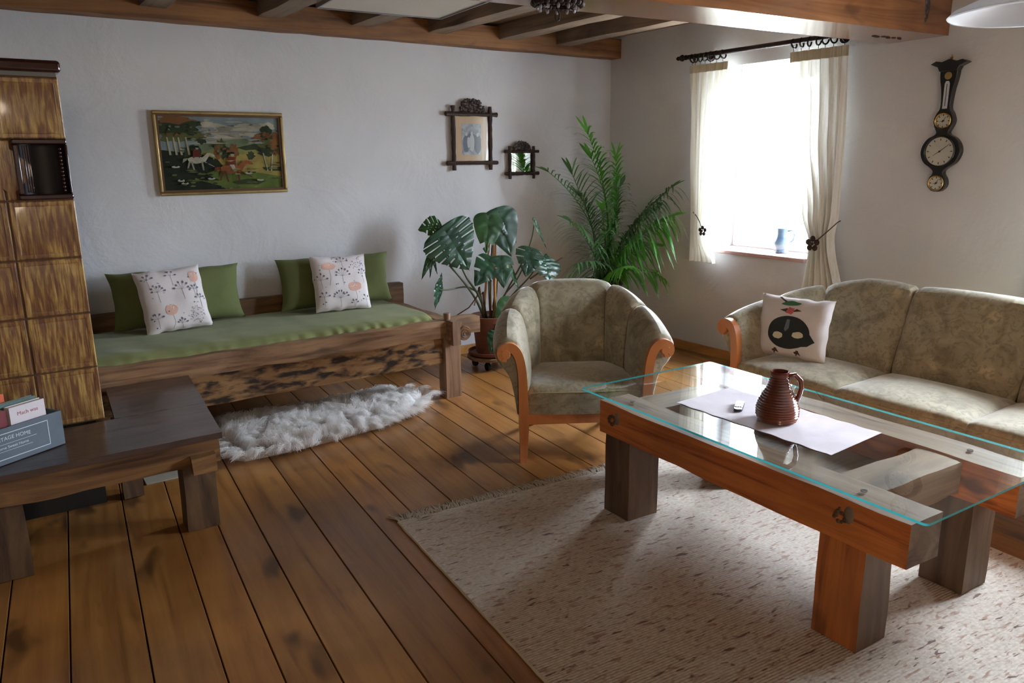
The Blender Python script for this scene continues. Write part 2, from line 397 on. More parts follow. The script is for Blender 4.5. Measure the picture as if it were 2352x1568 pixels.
def glassmat(name, c, ior):
    m, nt, b = newmat(name)
    gl = N(nt, 'ShaderNodeBsdfGlossy'); gl.inputs['Roughness'].default_value = .005; gl.inputs[0].default_value = (1,1,1,1)
    tr = N(nt, 'ShaderNodeBsdfTransparent'); tr.inputs[0].default_value = c
    fr = N(nt, 'ShaderNodeFresnel'); fr.inputs[0].default_value = ior
    ml = N(nt, 'ShaderNodeMath', operation='MULTIPLY'); ml.inputs[1].default_value = 1.0; ml.use_clamp = True; nt.links.new(fr.outputs[0], ml.inputs[0])
    ge = N(nt, 'ShaderNodeNewGeometry'); iv = N(nt, 'ShaderNodeMath', operation='SUBTRACT'); iv.inputs[0].default_value = 1.0; nt.links.new(ge.outputs['Backfacing'], iv.inputs[1]); nt.links.new(iv.outputs[0], ml.inputs[1])
    mx = N(nt, 'ShaderNodeMixShader'); nt.links.new(ml.outputs[0], mx.inputs[0])
    nt.links.new(tr.outputs[0], mx.inputs[1]); nt.links.new(gl.outputs[0], mx.inputs[2]); nt.links.new(mx.outputs[0], nt.nodes['Material Output'].inputs[0]); return m
def glassedge():
    m, nt, b = newmat('teal_glass_edge'); b.inputs['Base Color'].default_value = srgb(34,132,134); b.inputs['Roughness'].default_value = .1
    t = N(nt, 'ShaderNodeBsdfTranslucent'); t.inputs[0].default_value = srgb(60,165,165)
    mx = N(nt, 'ShaderNodeMixShader'); mx.inputs[0].default_value = .3
    nt.links.new(b.outputs[0], mx.inputs[1]); nt.links.new(t.outputs[0], mx.inputs[2]); nt.links.new(mx.outputs[0], nt.nodes['Material Output'].inputs[0]); return m
def panemat():
    m, nt, b = newmat('window_glass')
    gl = N(nt, 'ShaderNodeBsdfGlossy'); gl.inputs['Roughness'].default_value = .01
    tr = N(nt, 'ShaderNodeBsdfTransparent')
    mx = N(nt, 'ShaderNodeMixShader'); mx.inputs[0].default_value = .06
    nt.links.new(tr.outputs[0], mx.inputs[1]); nt.links.new(gl.outputs[0], mx.inputs[2]); nt.links.new(mx.outputs[0], nt.nodes['Material Output'].inputs[0]); return m
mats()

# ------------------------------------------------------------------- room
RX, BY, LX, FY, CZ = 4.84, 5.42, -4.6, -3.2, 2.62
W1 = (3.30, 4.20, .885, 2.26); W2 = (.35, 1.70, .885, 2.26); TH = .42
def wall_right():
    b = MB(); x0, x1 = RX, RX+TH
    ys = [FY-.3, W2[0], W2[1], W1[0], W1[1], BY+.3]
    b.box2((x0, ys[0], 0), (x1, ys[1], CZ+.1)); b.box2((x0, ys[2], 0), (x1, ys[3], CZ+.1)); b.box2((x0, ys[4], 0), (x1, ys[5], CZ+.1))
    for w in (W1, W2):
        b.box2((x0, w[0], 0), (x1, w[1], w[2]-.03)); b.box2((x0, w[0], w[3]), (x1, w[1], CZ+.1))
    struct(b.build('wall_right', M['wall']))
wall_right()
b = MB(); b.box2((LX-.3, BY, 0), (RX, BY+.3, CZ+.1)); struct(b.build('wall_back', M['wall']))
b = MB(); b.box2((LX-.3, FY, 0), (LX, BY, CZ+.1)); struct(b.build('wall_left', M['walldim']))
b = MB(); b.box2((LX, FY-.3, 0), (RX, FY, CZ+.1))
struct(b.build('wall_front', M['walldim']))
# floor: boards laid five degrees off the walls
TA = radians(5)
def floor():
    b = MB()
    seams = [-.372,-.177,.053,.256,.413,.57,.80,1.035,1.217,1.43,1.63,1.782,1.93,2.093,2.262,2.52,2.72,2.93]
    while seams[-1] < 5.2: seams.append(seams[-1]+random.uniform(.18,.23))
    while seams[0] > -5.4: seams.insert(0, seams[0]-random.uniform(.18,.23))
    for a, c in zip(seams[:-1], seams[1:]):
        y = -4.2+random.uniform(-1, 0)
        while y < 6.2:
            L = 10.5
            b.box2((a+.0022, y+.001, -.03), (c-.0022, y+L-.001, 0)); y += L
    o = b.build('floor', M['floor'], bevel=.002, seg=1); o.rotation_euler = (0, 0, -TA); struct(o)
    b = MB(); b.box2((LX-.3, FY-.3, -.08), (RX+TH, BY+.3, -.031)); struct(b.build('floor', M['gap']))
floor()
# ceiling boards, joists, beams
b = MB()
x = LX-.1
while x < RX+.3:
    b.box2((x, FY-.2, CZ), (x+.225, BY+.2, CZ+.03)); x += .228
struct(b.build('ceiling', M['ceil'], bevel=.003, seg=1))
b = MB(); b.box2((LX-.3, FY-.3, CZ+.031), (RX+TH, BY+.3, CZ+.2)); struct(b.build('ceiling', M['black']))
for i, jx in enumerate((4.12, 3.56, 2.93, 2.33, 1.68, .98, .34, -.3, -.95, -1.6)):
    b = MB(); b.rough((jx, FY, 2.505), (jx+.15, BY, CZ), .25, .004, i); o = b.build('ceiling_joist', M['joist'])
    tag(o, 'dark ceiling joist, '+('nearest the window wall' if i == 0 else 'second from the window wall' if i == 1 else 'crossing above the small mirror' if i == 2 else 'running under the square ceiling lamp' if i == 3 else 'just left of the square ceiling lamp' if i == 4 else 'above the hunting picture' if i == 5 else ('over the tiled stove at the far left', 'just beyond the left end of the tiled stove', 'further left of the stove, next but one', 'leftmost of all, far beyond the stove')[i-6]), 'beam', 'joists across the ceiling')
b = MB(); b.rough((LX, 5.29, 2.44), (RX, BY, 2.60), .12, .0035, 33, freq=5)
struct(b.build('trim_1', M['beam']))
# big lacquered beam
def bigbeam():
    b = MB(); L = 9.4
    b.rough((-L, 0, 0), (0, .36, .235), .3, .002, 5)
    o = b.build('ceiling_beam', M['bigbeam'], bevel=0); o.location = (4.86, 2.475, 2.272); o.rotation_euler = (0, 0, -radians(4.6))
    tag(o, 'thick reddish lacquered timber beam crossing under the ceiling into the window wall', 'beam')
    b = MB(); Mx = Matrix.Translation((-.27, -.001, .0)) @ Matrix.Rotation(radians(90), 4, 'X')
    for k in range(9):
        t = k/8; b.sphere((-.262+.012*sin(k*2), -.001, .07+.17*t), .010+.014*t, 8, 0, (1, .35, 1.3))
        b.sphere((-.245-.01*cos(k), -.001, .075+.16*t), .006+.008*t, 6, 0, (1, .4, 1.3))
    b.build('carved_leaf', M['darkcarved'], o, 'dark carved leaf ornament')
    b = MB()
    for k in range(8): b.sphere((-.42+.035*k, .20+.012*sin(k*1.9), 0), .02-.001*k, 8, 0, (1.3, .7, .3))
    b.build('carved_leaf', M['darkcarved'], o, 'dark carved leaf ornament')
bigbeam()
# skirtings
b = MB(); b.box2((RX-.018, FY, 0), (RX, BY-.02, .075)); struct(b.build('baseboard_right', M['pine'], bevel=.004))
b = MB(); b.box2((LX, BY-.018, 0), (RX-.02, BY, .075)); struct(b.build('baseboard_back', M['pine'], bevel=.004))

# windows
def window(name, w, px, sash=True):
    y0, y1, z0, z1 = w; r = bpy.data.objects.new(name, None); COL.objects.link(r); r['kind'] = 'structure'; r.location = (px, (y0+y1)/2, z0)
    h = z1-z0; hw = (y1-y0)/2
    b = MB(); t = .05
    b.box2((-.03, -hw, 0), (.04, -hw+t, h)); b.box2((-.03, hw-t, 0), (.04, hw, h)); b.box2((-.03, -hw+t, 0), (.04, hw-t, t)); b.box2((-.03, -hw+t, h-t), (.04, hw-t, h))
    b.build('window_frame', M['whitepaint'], r, bevel=.004)
    for s in (-1, 1):
        a, c = (t-hw+.004, -.004) if s < 0 else (.004, hw-t-.004)
        b = MB(); q = .055; zz0, zz1 = t+.004, h-t-.004
        b.box2((-.05, a, zz0), (.01, a+q, zz1)); b.box2((-.05, c-q, zz0), (.01, c, zz1)); b.box2((-.05, a+q, zz0), (.01, c-q, zz0+q)); b.box2((-.05, a+q, zz1-q), (.01, c-q, zz1))
        o = b.build('casement', M['whitepaint'], r, bevel=.005)
        b = MB(); b.box2((-.022, a+q, zz0+q), (-.018, c-q, zz1-q)); b.build('pane', M['pane'], o)
    return r
window('window_1', W1, 5.15); window('window_2', W2, 5.15)
for w, n in ((W1, 'trim_2'), (W2, 'trim_3')):
    b = MB(); b.box2((RX-.035, w[0]+.0, w[2]-.03), (5.13, w[1]-.0, w[2])); struct(b.build(n, M['sill'], bevel=.006))
# ---------------------------------------------------------------- curtains
def tab(t, v):
    for (a, x), (b_, y) in zip(t[:-1], t[1:]):
        if v <= b_: 
            k = (v-a)/(b_-a); k = k*k*(3-2*k); return x+(y-x)*k
    return t[-1][1]
def curtain(label, x, z0, z1, ya, yb, folds, ringys, seed, bot=(0, 0)):
    r = thing('curtain', label, 'curtain', (x, (ya[0][1]+yb[0][1])/2, z0)); cy = r.location.y; w0 = abs(ya[0][1]-yb[0][1])
    def fn(u, v):
        a, c = tab(ya, 1-v), tab(yb, 1-v); y = a+(c-a)*u; w = abs(c-a)
        amp = .016+.03*max(0, 1-w/w0)
        amp *= (.5+.5*min(1, (1-v)*6))
        zz = z0+(z1-z0)*v+(bot[0]*(1-u)+bot[1]*u)*(1-v)**3
        return Vector((amp*sin(2*pi*folds*u+seed)+.4*amp*sin(2*pi*folds*2.3*u+2*seed+v), y-cy, zz-z0))
    b = MB(); b.grid(fn, 120, 40); b.build('drape', M['curtain'], r, recalc=False)
    def fh(u, v):
        p = fn(u, .962+.038*v); p.x -= .003; return p
    b = MB(); b.grid(fh, 120, 2); b.build('header_tape', M['curthead'], r, 'darker beige header tape', recalc=False)
    for i, y in enumerate(ringys):
        b = MB(); cz = z1-z0+.052
        b.tube([(.0+.0*k, (y-cy)+.004*sin(k), cz+.0) for k in range(1)]+[], .003) if False else None
        pts = [(-.0+.029*cos(2*pi*k/16), (y-cy)+.006*sin(2*pi*k/16+i), cz+.029*sin(2*pi*k/16)) for k in range(17)]
        b.tube(pts, .006, 6, 0, False)
        b.tube([(0, y-cy, cz-.024), (0, y-cy, cz-.05)], .002, 6)
        b.build('curtain_ring', M['iron'], r)
    return r
RZ = 2.352; RDX = 4.74
curtain('sheer cream striped curtain on the left side of the window, tied back', RDX, .78, 2.285,
        [(0, 4.40), (.4, 4.36), (.8, 4.30), (.86, 4.29), (1, 4.33)], [(0, 4.02), (.4, 4.08), (.8, 4.14), (.86, 4.15), (1, 4.03)], 5, [4.37, 4.34, 4.29, 4.24, 4.19, 4.13, 4.07], .5)
curtain('wider sheer cream striped curtain on the right side of the window, behind the sofa', RDX, .55, 2.285,
        [(0, 3.05), (.35, 3.03), (.62, 3.03), (.7, 3.05), (1, 2.93)], [(0, 3.49), (.3, 3.44), (.62, 3.30), (.74, 3.22), (1, 3.28)], 6, [3.46, 3.40, 3.34, 3.27, 3.22, 3.16, 3.08], 1.7)
curtain('sheer curtain hanging at the near edge of the second window', RDX, .55, 2.285,
        [(0, 1.60), (.5, 1.64), (.7, 1.68), (1, 1.62)], [(0, 1.84), (.5, 1.84), (.7, 1.80), (1, 1.90)], 6, [1.62, 1.67, 1.72, 1.77, 1.81], .3)
def rod(label, ya, yb):
    r = thing('curtain_rod', label, 'curtain rod', (RDX, (ya+yb)/2, RZ)); h = abs(yb-ya)/2
    b = MB(); b.tube([(0, -h, 0), (0, h, 0)], .017, 12); b.build('rod', M['iron'], r)
    for s in (-1, 1):
        b = MB(); R = Matrix.Rotation(-s*pi/2, 3, 'X')
        b.lathe([(0, .12), (.008, .115), (.016, .10), (.012, .085), (.022, .07), (.026, .055), (.018, .04), (.013, .03), (.02, .02), (.013, 0)], 14, (0, s*(h-.0), 0), 0, R)
        b.build('finial', M['iron'], r)
        b = MB(); yy = s*(h-.16)
        b.box2((.0, yy-.008, -.016), (RX-RDX, yy+.008, -.004)); b.lathe([(0, .02), (.03, .02), (.034, .0), (.0, -.0)], 12, (RX-RDX-.02, yy, -.01), 0, Matrix.Rotation(pi/2, 3, 'Y'))
        b.build('bracket', M['iron'], r)
rod('dark wrought iron curtain rod with knobbed finials above the window', 4.42, 2.98)
rod('iron curtain rod over the second window', 1.9, .1)
def tieback(label, pts, fl, r0):
    r = thing('curtain_tieback', label, 'tieback', fl)
    L = Vector(fl); b = MB(); b.tube([Vector(p)-L for p in pts], .0035, 6); b.build('cord', M['cord'], r)
    b = MB()
    for k in range(5):
        a = 2*pi*k/5+.3; b.sphere((-.006, r0*cos(a), r0*sin(a)), r0*.62, 10, 0, (.35, 1, 1))
    b.sphere((-.012, 0, 0), r0*.4, 8, 0, (.6, 1, 1)); b.build('flower', M['darkcarved'], r, 'dark carved flower button')
tieback('brown cord tieback with wooden flower holding the right curtain', [(4.675, 3.145, 1.02), (4.68, 3.10, 1.06), (4.69, 3.05, 1.11), (4.705, 3.00, 1.165), (4.73, 2.995, 1.175)], (4.67, 3.147, 1.015), .034)
tieback('brown cord tieback with wooden flower holding the left curtain', [(4.67, 4.125, 1.04), (4.68, 4.17, 1.10), (4.70, 4.22, 1.14), (4.72, 4.28, 1.17), (4.81, 4.30, 1.18)], (4.665, 4.118, 1.035), .026)

# blue jug on the sill
r = thing('jug', 'small blue green glazed jug on the window sill', 'jug', (4.98, 3.62, .885), radians(100))
b = MB(); b.lathe([(0, .004), (.036, .0), (.042, .004), (.045, .014), (.040, .024), (.052, .045), (.058, .068), (.050, .09), (.036, .112), (.034, .14), (.042, .172), (.039, .174), (.031, .14), (.033, .11), (.046, .09), (.05, .06), (0, .03)], 28)
r.scale = (1.12, 1.12, 1.08); b.build('body', M['bluejug'], r)
b = MB(); b.tube([(-.036, 0, .155), (-.07, 0, .16), (-.086, 0, .13), (-.078, 0, .095), (-.052, 0, .07)], [.006, .007, .007, .006, .006], 8); b.build('handle', M['bluejug'], r)

# ------------------------------------------------------------- barometer
def disc(b, c, rad, M4, mi, z, n=32):
    b.prism([(c[0]+rad*cos(2*pi*k/n), c[1]+rad*sin(2*pi*k/n)) for k in range(n)], z+.0006, M4, mi, z-.002)
def barometer():
    r = thing('barometer', 'black banjo shaped wall barometer with brass rimmed dials hanging right of the window', 'barometer', (RX, 2.43, 1.615))
    M4 = Matrix(((0,0,-1,0),(-1,0,0,0),(0,1,0,0),(0,0,0,1)))     # local x -> -Y, y -> Z, z -> -X
    prof = [(.46,.052),(.415,.048),(.355,.036),(.285,.029),(.245,.031),(.22,.046),(.195,.056),(.175,.06),(.155,.056),(.13,.045),(.11,.036),(.095,.046),(.075,.082),(.04,.108),(0,.118),(-.04,.108),(-.07,.088),(-.095,.052),(-.115,.032),(-.135,.034),(-.155,.048),(-.185,.056),(-.21,.05),(-.232,.028)]
    pr = []
    for i in range(len(prof)-1):
        p0, p1, p2, p3 = prof[max(i-1,0)], prof[i], prof[i+1], prof[min(i+2,len(prof)-1)]
        for q in range(5):
            t = q/5; pr.append(tuple(.5*((2*p1[j])+(-p0[j]+p2[j])*t+(2*p0[j]-5*p1[j]+4*p2[j]-p3[j])*t*t+(-p0[j]+3*p1[j]-3*p2[j]+p3[j])*t**3) for j in (0, 1)))
    prof = pr+[prof[-1], (prof[-1][0]-.004, .012)]
    out = [(w, z) for z, w in prof]+[(-w, z) for z, w in reversed(prof)]
    b = MB(); b.prism(out, .045, M4, 0, .002); b.build('case', M['blackwood'], r, bevel=.006, seg=3)
    b = MB(); b.prism([(-.05,.455),(.05,.455),(.062,.48),(.105,.50),(.075,.515),(.04,.508),(0,.522),(-.04,.508),(-.075,.515),(-.105,.50),(-.062,.48)], .06, M4, 0, .002); b.build('cornice', M['blackwood'], r, bevel=.003)
    b = MB(); b.lathe([(0,.03),(.004,.026),(.003,.02),(.009,.012),(.006,.004),(.009,0)], 12, (-.03, 0, .52)); b.build('finial', M['brass'], r, 'small brass finial')
    for (cz, rad, kind) in ((0, .088, 'main_dial'), (.175, .044, 'small_dial'), (-.185, .043, 'small_dial')):
        b = MB()
        b.lathe([(rad, .0), (rad+.004, .006), (rad+.001, .012), (rad-.005, .008), (rad-.006, .002)], 40, M4 @ Vector((0, cz, .045)), 0, M4.to_3x3())
        b.build('bezel', M['brass'] if kind != 'main_dial' else M['blackwood'], r, 'brass ring around a dial' if kind != 'main_dial' else None)
        b = MB(); disc(b, (0, cz), rad-.003, M4, 0, .047)
        n = 12 if kind == 'main_dial' else 8
        for k in range(n):
            a = 2*pi*k/n; rr = rad*.78
            b.prism([(rr*cos(a)+dx*cos(a)-dy*sin(a), cz+rr*sin(a)+dx*sin(a)+dy*cos(a)) for dx, dy in ((-.006,-.0022),(.006,-.0022),(.006,.0022),(-.006,.0022))], .0482, M4, 1, .0472)
        hands = ((radians(38), .07), (radians(213), .045)) if kind == 'main_dial' else ((radians(60), .028), (radians(190), .02))
        for a, L in hands:
            b.prism([(dx*cos(a)-dy*sin(a), cz+dx*sin(a)+dy*cos(a)) for dx, dy in ((-.01,-.0018),(L,-.0008),(L,.0008),(-.01,.0018))], .0492, M4, 1, .0484)
        disc(b, (0, cz), .005, M4, 1, .0495, 12)
        b.build(kind, [M['dial'], M['ink']], r)
    b = MB(); disc(b, (0, .43), .021, M4, 0, .047, 24); b.build('brass_disc', M['brass'], r, 'brass disc near the top', bevel=.001)
    b = MB(); b.prism([(-.014,.245),(.014,.245),(.014,.385),(.008,.40),(-.008,.40),(-.014,.385)], .048, M4, 0, .044); 
    b.prism([(-.0015,.26),(.0015,.26),(.0015,.385),(-.0015,.385)], .0495, M4, 1, .0482); b.build('thermometer', [M['whiteenamel'], M['ink']], r)
barometer()

# -------------------------------------------------------- wall pictures
MW = Matrix(((1,0,0,0),(0,0,-1,0),(0,1,0,0),(0,0,0,1)))  # x->X, y->Z, z->-Y
def blob(cx, cy, rx, ry, n=14, jit=.22, seed=0, rot=0):
    R = random.Random(seed); o = []
    for k in range(n):
        a = 2*pi*k/n; q = 1+R.uniform(-jit, jit); x, y = rx*q*cos(a), ry*q*sin(a)
        o.append((cx+x*cos(rot)-y*sin(rot), cy+x*sin(rot)+y*cos(rot)))
    return o
def painting():
    r = thing('framed_picture', 'gilt framed needlework landscape of red coated riders, hanging on the back wall', 'picture', (1.415, BY, 1.653)); W, H = .415, .265
    b = MB(); t = .022
    for (x0, z0, x1, z1) in ((-W,-H,W,-H+t), (-W,H-t,W,H)): b.box2((x0, -.035, z0), (x1, -.002, z1))
    for (x0, x1) in ((-W,-W+t), (W-t,W)): b.box2((x0, -.035, -H+t), (x1, -.002, H-t))
    b.build('frame', M['gold'], r, bevel=.008, seg=3)
    b = MB(); t2 = t+.012
    for (x0, z0, x1, z1) in ((-W+t,-H+t,W-t,-H+t2), (-W+t,H-t2,W-t,H-t)): b.box2((x0, -.026, z0), (x1, -.004, z1))
    for (x0, x1) in ((-W+t,-W+t2), (W-t2,W-t)): b.box2((x0, -.026, -H+t2), (x1, -.004, H-t2))
    b.build('slip', M['golddark'], r, 'dark brown inner slip')
    w, h = W-t2, H-t2   # canvas half sizes
    cols = dict(sky=srgb(118,132,134), cloud=srgb(168,164,146), cloud2=srgb(138,134,122), hill=srgb(104,116,88), hill2=srgb(124,124,70), field=srgb(150,134,72), grass=srgb(92,108,48), dark=srgb(30,38,24), tree=srgb(46,58,36), tree2=srgb(84,86,48), rust=srgb(116,78,44), trunk=srgb(150,146,120), white=srgb(164,166,150), red=srgb(104,40,34), horse=srgb(134,78,44), horse2=srgb(96,50,30), black=srgb(24,22,20), shade=srgb(54,66,36))
    keys = list(cols); ms = [plain('needlework_'+k, cols[k], .95, bumpy=.5, bscale=240, vary=.3) for k in keys]
    b = MB(); b.box2((-w, -.012, -h), (w, -.004, h), keys.index('sky')); lay = [.012]
    def P(poly, k):
        lay[0] += .00012
        poly = [(max(-w, min(w, (x-.5)*2*w)), max(-h, min(h, (y-.5)*2*h))) for x, y in poly]
        b.prism(poly, lay[0], MW, keys.index(k), lay[0]-.00008)
    for i, (x, y, rx, ry, k) in enumerate(((.45,.86,.10,.06,'cloud'),(.6,.80,.16,.07,'cloud2'),(.72,.86,.12,.05,'cloud'),(.9,.88,.07,.06,'cloud'),(.5,.72,.22,.04,'cloud'),(.38,.9,.04,.06,'cloud'),(.68,.68,.3,.03,'cloud2'),(.55,.64,.35,.035,'cloud'),(.8,.76,.15,.03,'cloud'))): P(blob(x, y, rx, ry, 18, .25, i), k)
    P([(.2,.5),(.3,.62),(.45,.66),(.62,.7),(.75,.71),(1,.66),(1,.45),(.2,.45)], 'hill')
    P([(.3,.5),(.45,.58),(.7,.6),(1,.62),(1,.3),(.3,.3)], 'hill2')
    P([(0,.0),(0,.46),(.3,.5),(.5,.46),(.75,.5),(1,.48),(1,0)], 'field')
    P([(0,0),(0,.36),(.2,.34),(.4,.26),(.6,.24),(.8,.22),(1,.16),(1,0)], 'grass')
    P([(0,.1),(0,.55),(.14,.52),(.3,.5),(.45,.42),(.5,.3),(.34,.22),(.46,.12),(.2,.14)], 'dark')
    P([(0,0),(0,.22),(.12,.14),(.3,.12),(.45,.05),(.5,0)], 'dark')
    P([(.55,.10),(.7,.14),(.86,.10),(.78,.05),(.6,.06)], 'shade'); P([(.83,.3),(1,.3),(1,.24),(.86,.25)], 'shade')
    P([(.62,.58),(.8,.64),(.86,.56),(.7,.54)], 'tree')
    for i, (x, y, rx, ry, k) in enumerate(((.08,.86,.14,.13,'tree'),(.2,.82,.13,.09,'tree'),(.14,.95,.16,.06,'rust'),(.3,.74,.07,.06,'tree2'),(.26,.9,.08,.05,'tree'),(.33,.68,.04,.05,'tree'),(.12,.72,.13,.06,'tree2'),(.25,.52,.08,.10,'tree'),(.49,.56,.05,.13,'tree2'),(.46,.52,.03,.1,'rust'),(.52,.52,.04,.09,'tree'),(.6,.54,.035,.09,'rust'),(.74,.46,.035,.06,'tree'),(.89,.80,.05,.08,'tree'),(.86,.70,.09,.09,'rust'),(.9,.62,.08,.08,'tree2'),(.97,.62,.06,.15,'rust'),(.88,.52,.08,.06,'tree'))): P(blob(x, y, rx, ry, 18, .28, 40+i), k)
    for x in (.05,.1,.14,.2): P([(x,.72),(x+.012,.72),(x+.03,.48),(x+.012,.48)], 'trunk')
    for x, d in ((.845,.03),(.93,-.025)): P([(x,.5),(x+.01,.5),(x+d+.012,.24),(x+d,.24)], 'white')
    R5 = random.Random(4)
    for i in range(70):
        x, y = R5.choice(((.1,.82),(.22,.84),(.28,.74),(.9,.74),(.87,.66),(.96,.6),(.24,.55),(.5,.56))); P(blob(x+R5.gauss(0,.05), y+R5.gauss(0,.05), R5.uniform(.008,.025), R5.uniform(.008,.02), 8, .4, 300+i), ('tree','tree2','shade','rust','dark','hill')[i % 6])
    for i in range(24): P(blob(R5.uniform(.38,.84), R5.uniform(.62,.95), R5.uniform(.03,.08), R5.uniform(.006,.016), 12, .35, 400+i), ('cloud','cloud2','sky')[i % 3])
    def horse(x, y, s, k, k2):
        P(blob(x, y, .075*s, .052*s, 16, .06, 1), k); P([(x+.04*s,y+.02*s),(x+.075*s,y-.03*s),(x+.125*s,y+.085*s),(x+.10*s,y+.10*s)], k)
        P(blob(x+.135*s, y+.075*s, .035*s, .018*s, 10, .05, 2, -.7), k)
        for a, c, d in ((-.06,-.02,-.13),(-.045,.02,-.15),(.045,.01,-.15),(.06,.09,-.10)): P([(x+a*s-.006*s,y-.02*s),(x+a*s+.012*s,y-.02*s),(x+(a+c)*s+.006*s,y+d*s),(x+(a+c)*s-.006*s,y+d*s)], k2)
        P([(x-.07*s,y+.03*s),(x-.11*s,y+.02*s),(x-.12*s,y-.04*s),(x-.08*s,y-.0*s)], k2)
    def rider(x, y, s):
        P([(x-.03*s,y),(x+.03*s,y),(x+.035*s,y+.10*s),(x-.02*s,y+.11*s)], 'red'); P([(x-.015*s,y+.01*s),(x+.02*s,y+.01*s),(x+.03*s,y-.07*s),(x+.01*s,y-.07*s)], 'white')
        P(blob(x+.012*s, y+.13*s, .014*s, .02*s, 8, .05, 3), 'trunk'); P(blob(x+.012*s, y+.152*s, .02*s, .014*s, 8, .05, 3), 'black')
    horse(.27, .41, .95, 'cloud', 'cloud2'); rider(.272, .44, 1.0); horse(.55, .28, 1.2, 'horse', 'horse2'); rider(.56, .33, 1.15)
    for x, y in ((.13,.13),(.16,.09),(.38,.15),(.8,.12),(.7,.22),(.1,.32)): P(blob(x, y, .032, .018, 9, .2, int(x*100)), 'white'); P(blob(x+.004, y+.012, .014, .012, 7, .2, 3), 'black')
    for i in range(60): P(blob(R5.uniform(0,1), R5.uniform(0,.42), R5.uniform(.012,.05), R5.uniform(.004,.012), 9, .4, 200+i), ('grass','hill2','shade','field','tree2','dark')[i % 6]) if R5.random() < .45 else None
    for i in range(16): P(blob(.06+.4*random.random(), .03+.2*random.random(), .02, .012, 7, .4, 80+i), ('grass','dark','tree2')[i % 3])
    b.build('needlework', ms, r, recalc=False)
painting()
def rustic(name, label, cat, cx, cz, vx, hz, ex, ez, crest, t):
    r = thing(name, label, cat, (cx, BY, cz)); R = random.Random(int(cx*10))
    def bar(x0, z0, x1, z1):
        b = MB(); n = 14; pts = [(x0+(x1-x0)*i/n, -.028+.002*R.uniform(-1,1), z0+(z1-z0)*i/n) for i in range(n+1)]
        b.tube(pts, [t*(1+.18*R.uniform(-1,1)) for _ in pts], 8); b.build('frame_bar', M['darkcarved'], r)
    for s in (-1, 1):
        bar(s*vx, -ez[0], s*vx, ez[1]); bar(-ex, s*hz, ex, s*hz)
    b = MB()
    for k in range(95):
        a = R.uniform(0, pi); q = R.uniform(.1, 1)**.6; x = crest[0]*q*cos(a); z = crest[1]*q*sin(a)
        b.sphere((x, -.026+R.uniform(-.012,.006), hz+t+z), R.uniform(.006,.013)*t/.015, 7, 0, (R.uniform(.8,1.8), .7, R.uniform(.8,1.4)))
    b.build('carved_crest', M['darkcarved'], r, 'carved leaf crest on top of the frame')
    return r
r = rustic('framed_photograph', 'old photograph in a dark carved crossed bar frame on the back wall', 'picture', 3.355, 1.757, .172, .188, .238, (.245, .25), (.115, .10), .017)
b = MB(); b.box2((-.165, -.02, -.18), (.165, -.012, .18)); b.build('mat', plain('aged_beige_mat', srgb(204,178,146), .8, vary=.08), r)
m, nt, bs = newmat('faded_print'); nt.links.new(ramp(nt, noise(nt, coords(nt, (9,9,9)), 3, 5, .6), [(.35, srgb(112,124,142)), (.5, srgb(150,162,174)), (.65, srgb(186,190,194))]), bs.inputs['Base Color'])
b = MB(); b.box2((-.092, -.0215, -.125), (.088, -.0195, .115), 0)
for i, (x, z, rx, rz, k) in enumerate(((-.055,-.04,.03,.065,1),(.055,-.04,.032,.08,1),(0,-.02,.075,.06,1),(0,-.03,.024,.07,2),(-.03,-.03,.014,.045,2),(.055,.03,.012,.016,2),(-.05,.035,.012,.014,2),(0,.04,.012,.016,2))):
    b.prism(blob(x, z, rx, rz, 16, .08, i), .0218+.0001*i, MW, k, .0215+.0001*i)
b.build('photograph', [m, plain('print_dark', srgb(104,116,136), .8, vary=.2), plain('print_light', srgb(196,202,204), .8)], r, recalc=False)
b = MB(); b.box2((-.165, -.0255, -.18), (.165, -.0235, .18)); b.build('glass', M['pane'], r)
r = rustic('wall_mirror', 'small mirror in a dark carved crossed bar frame, right of the photograph', 'mirror', 3.84, 1.567, .122, .09, .172, (.133, .133), (.085, .065), .014)
b = MB(); b.box2((-.115, -.02, -.083), (.115, -.012, .083)); mg = b.build('mirror_glass', M['mirror'], r); mg.rotation_euler = (0, 0, radians(2.2))

# ---------------------------------------------------------------- cushions
def pil_fn(w, h, t, side=1, pinch=.06, sag=0, seed=0):
    def fn(u, v):
        a, c = 2*u-1, 2*v-1
        x = a*w/2*(1-pinch*(1-c*c)**.8*abs(a)**3) ; z = c*h/2*(1-pinch*(1-a*a)**.8*abs(c)**3)
        th = t/2*((1-a**4)*(1-c**4))**.55
        th *= 1+.14*mnoise.noise(Vector((a*1.6+seed, c*1.6, side)))
        x += .006*mnoise.noise(Vector((c*3, seed, 1)))*abs(a)
        z += .010*mnoise.noise(Vector((a*3, seed, 7)))*abs(c)
        return Vector((x, -side*th, z+h/2))
    return fn
def pillow(r, w, h, t, mat, name='cover', pinch=.06, seed=0, deco=None, mats_=None):
    b = MB()
    for s in (1, -1): b.grid(pil_fn(w, h, t, s, pinch, 0, seed), 32, 32)
    if deco: deco(b, pil_fn(w, h, t, 1, pinch, 0, seed))
    return b.build(name, mats_ or mat, r, merge=False, recalc=False)
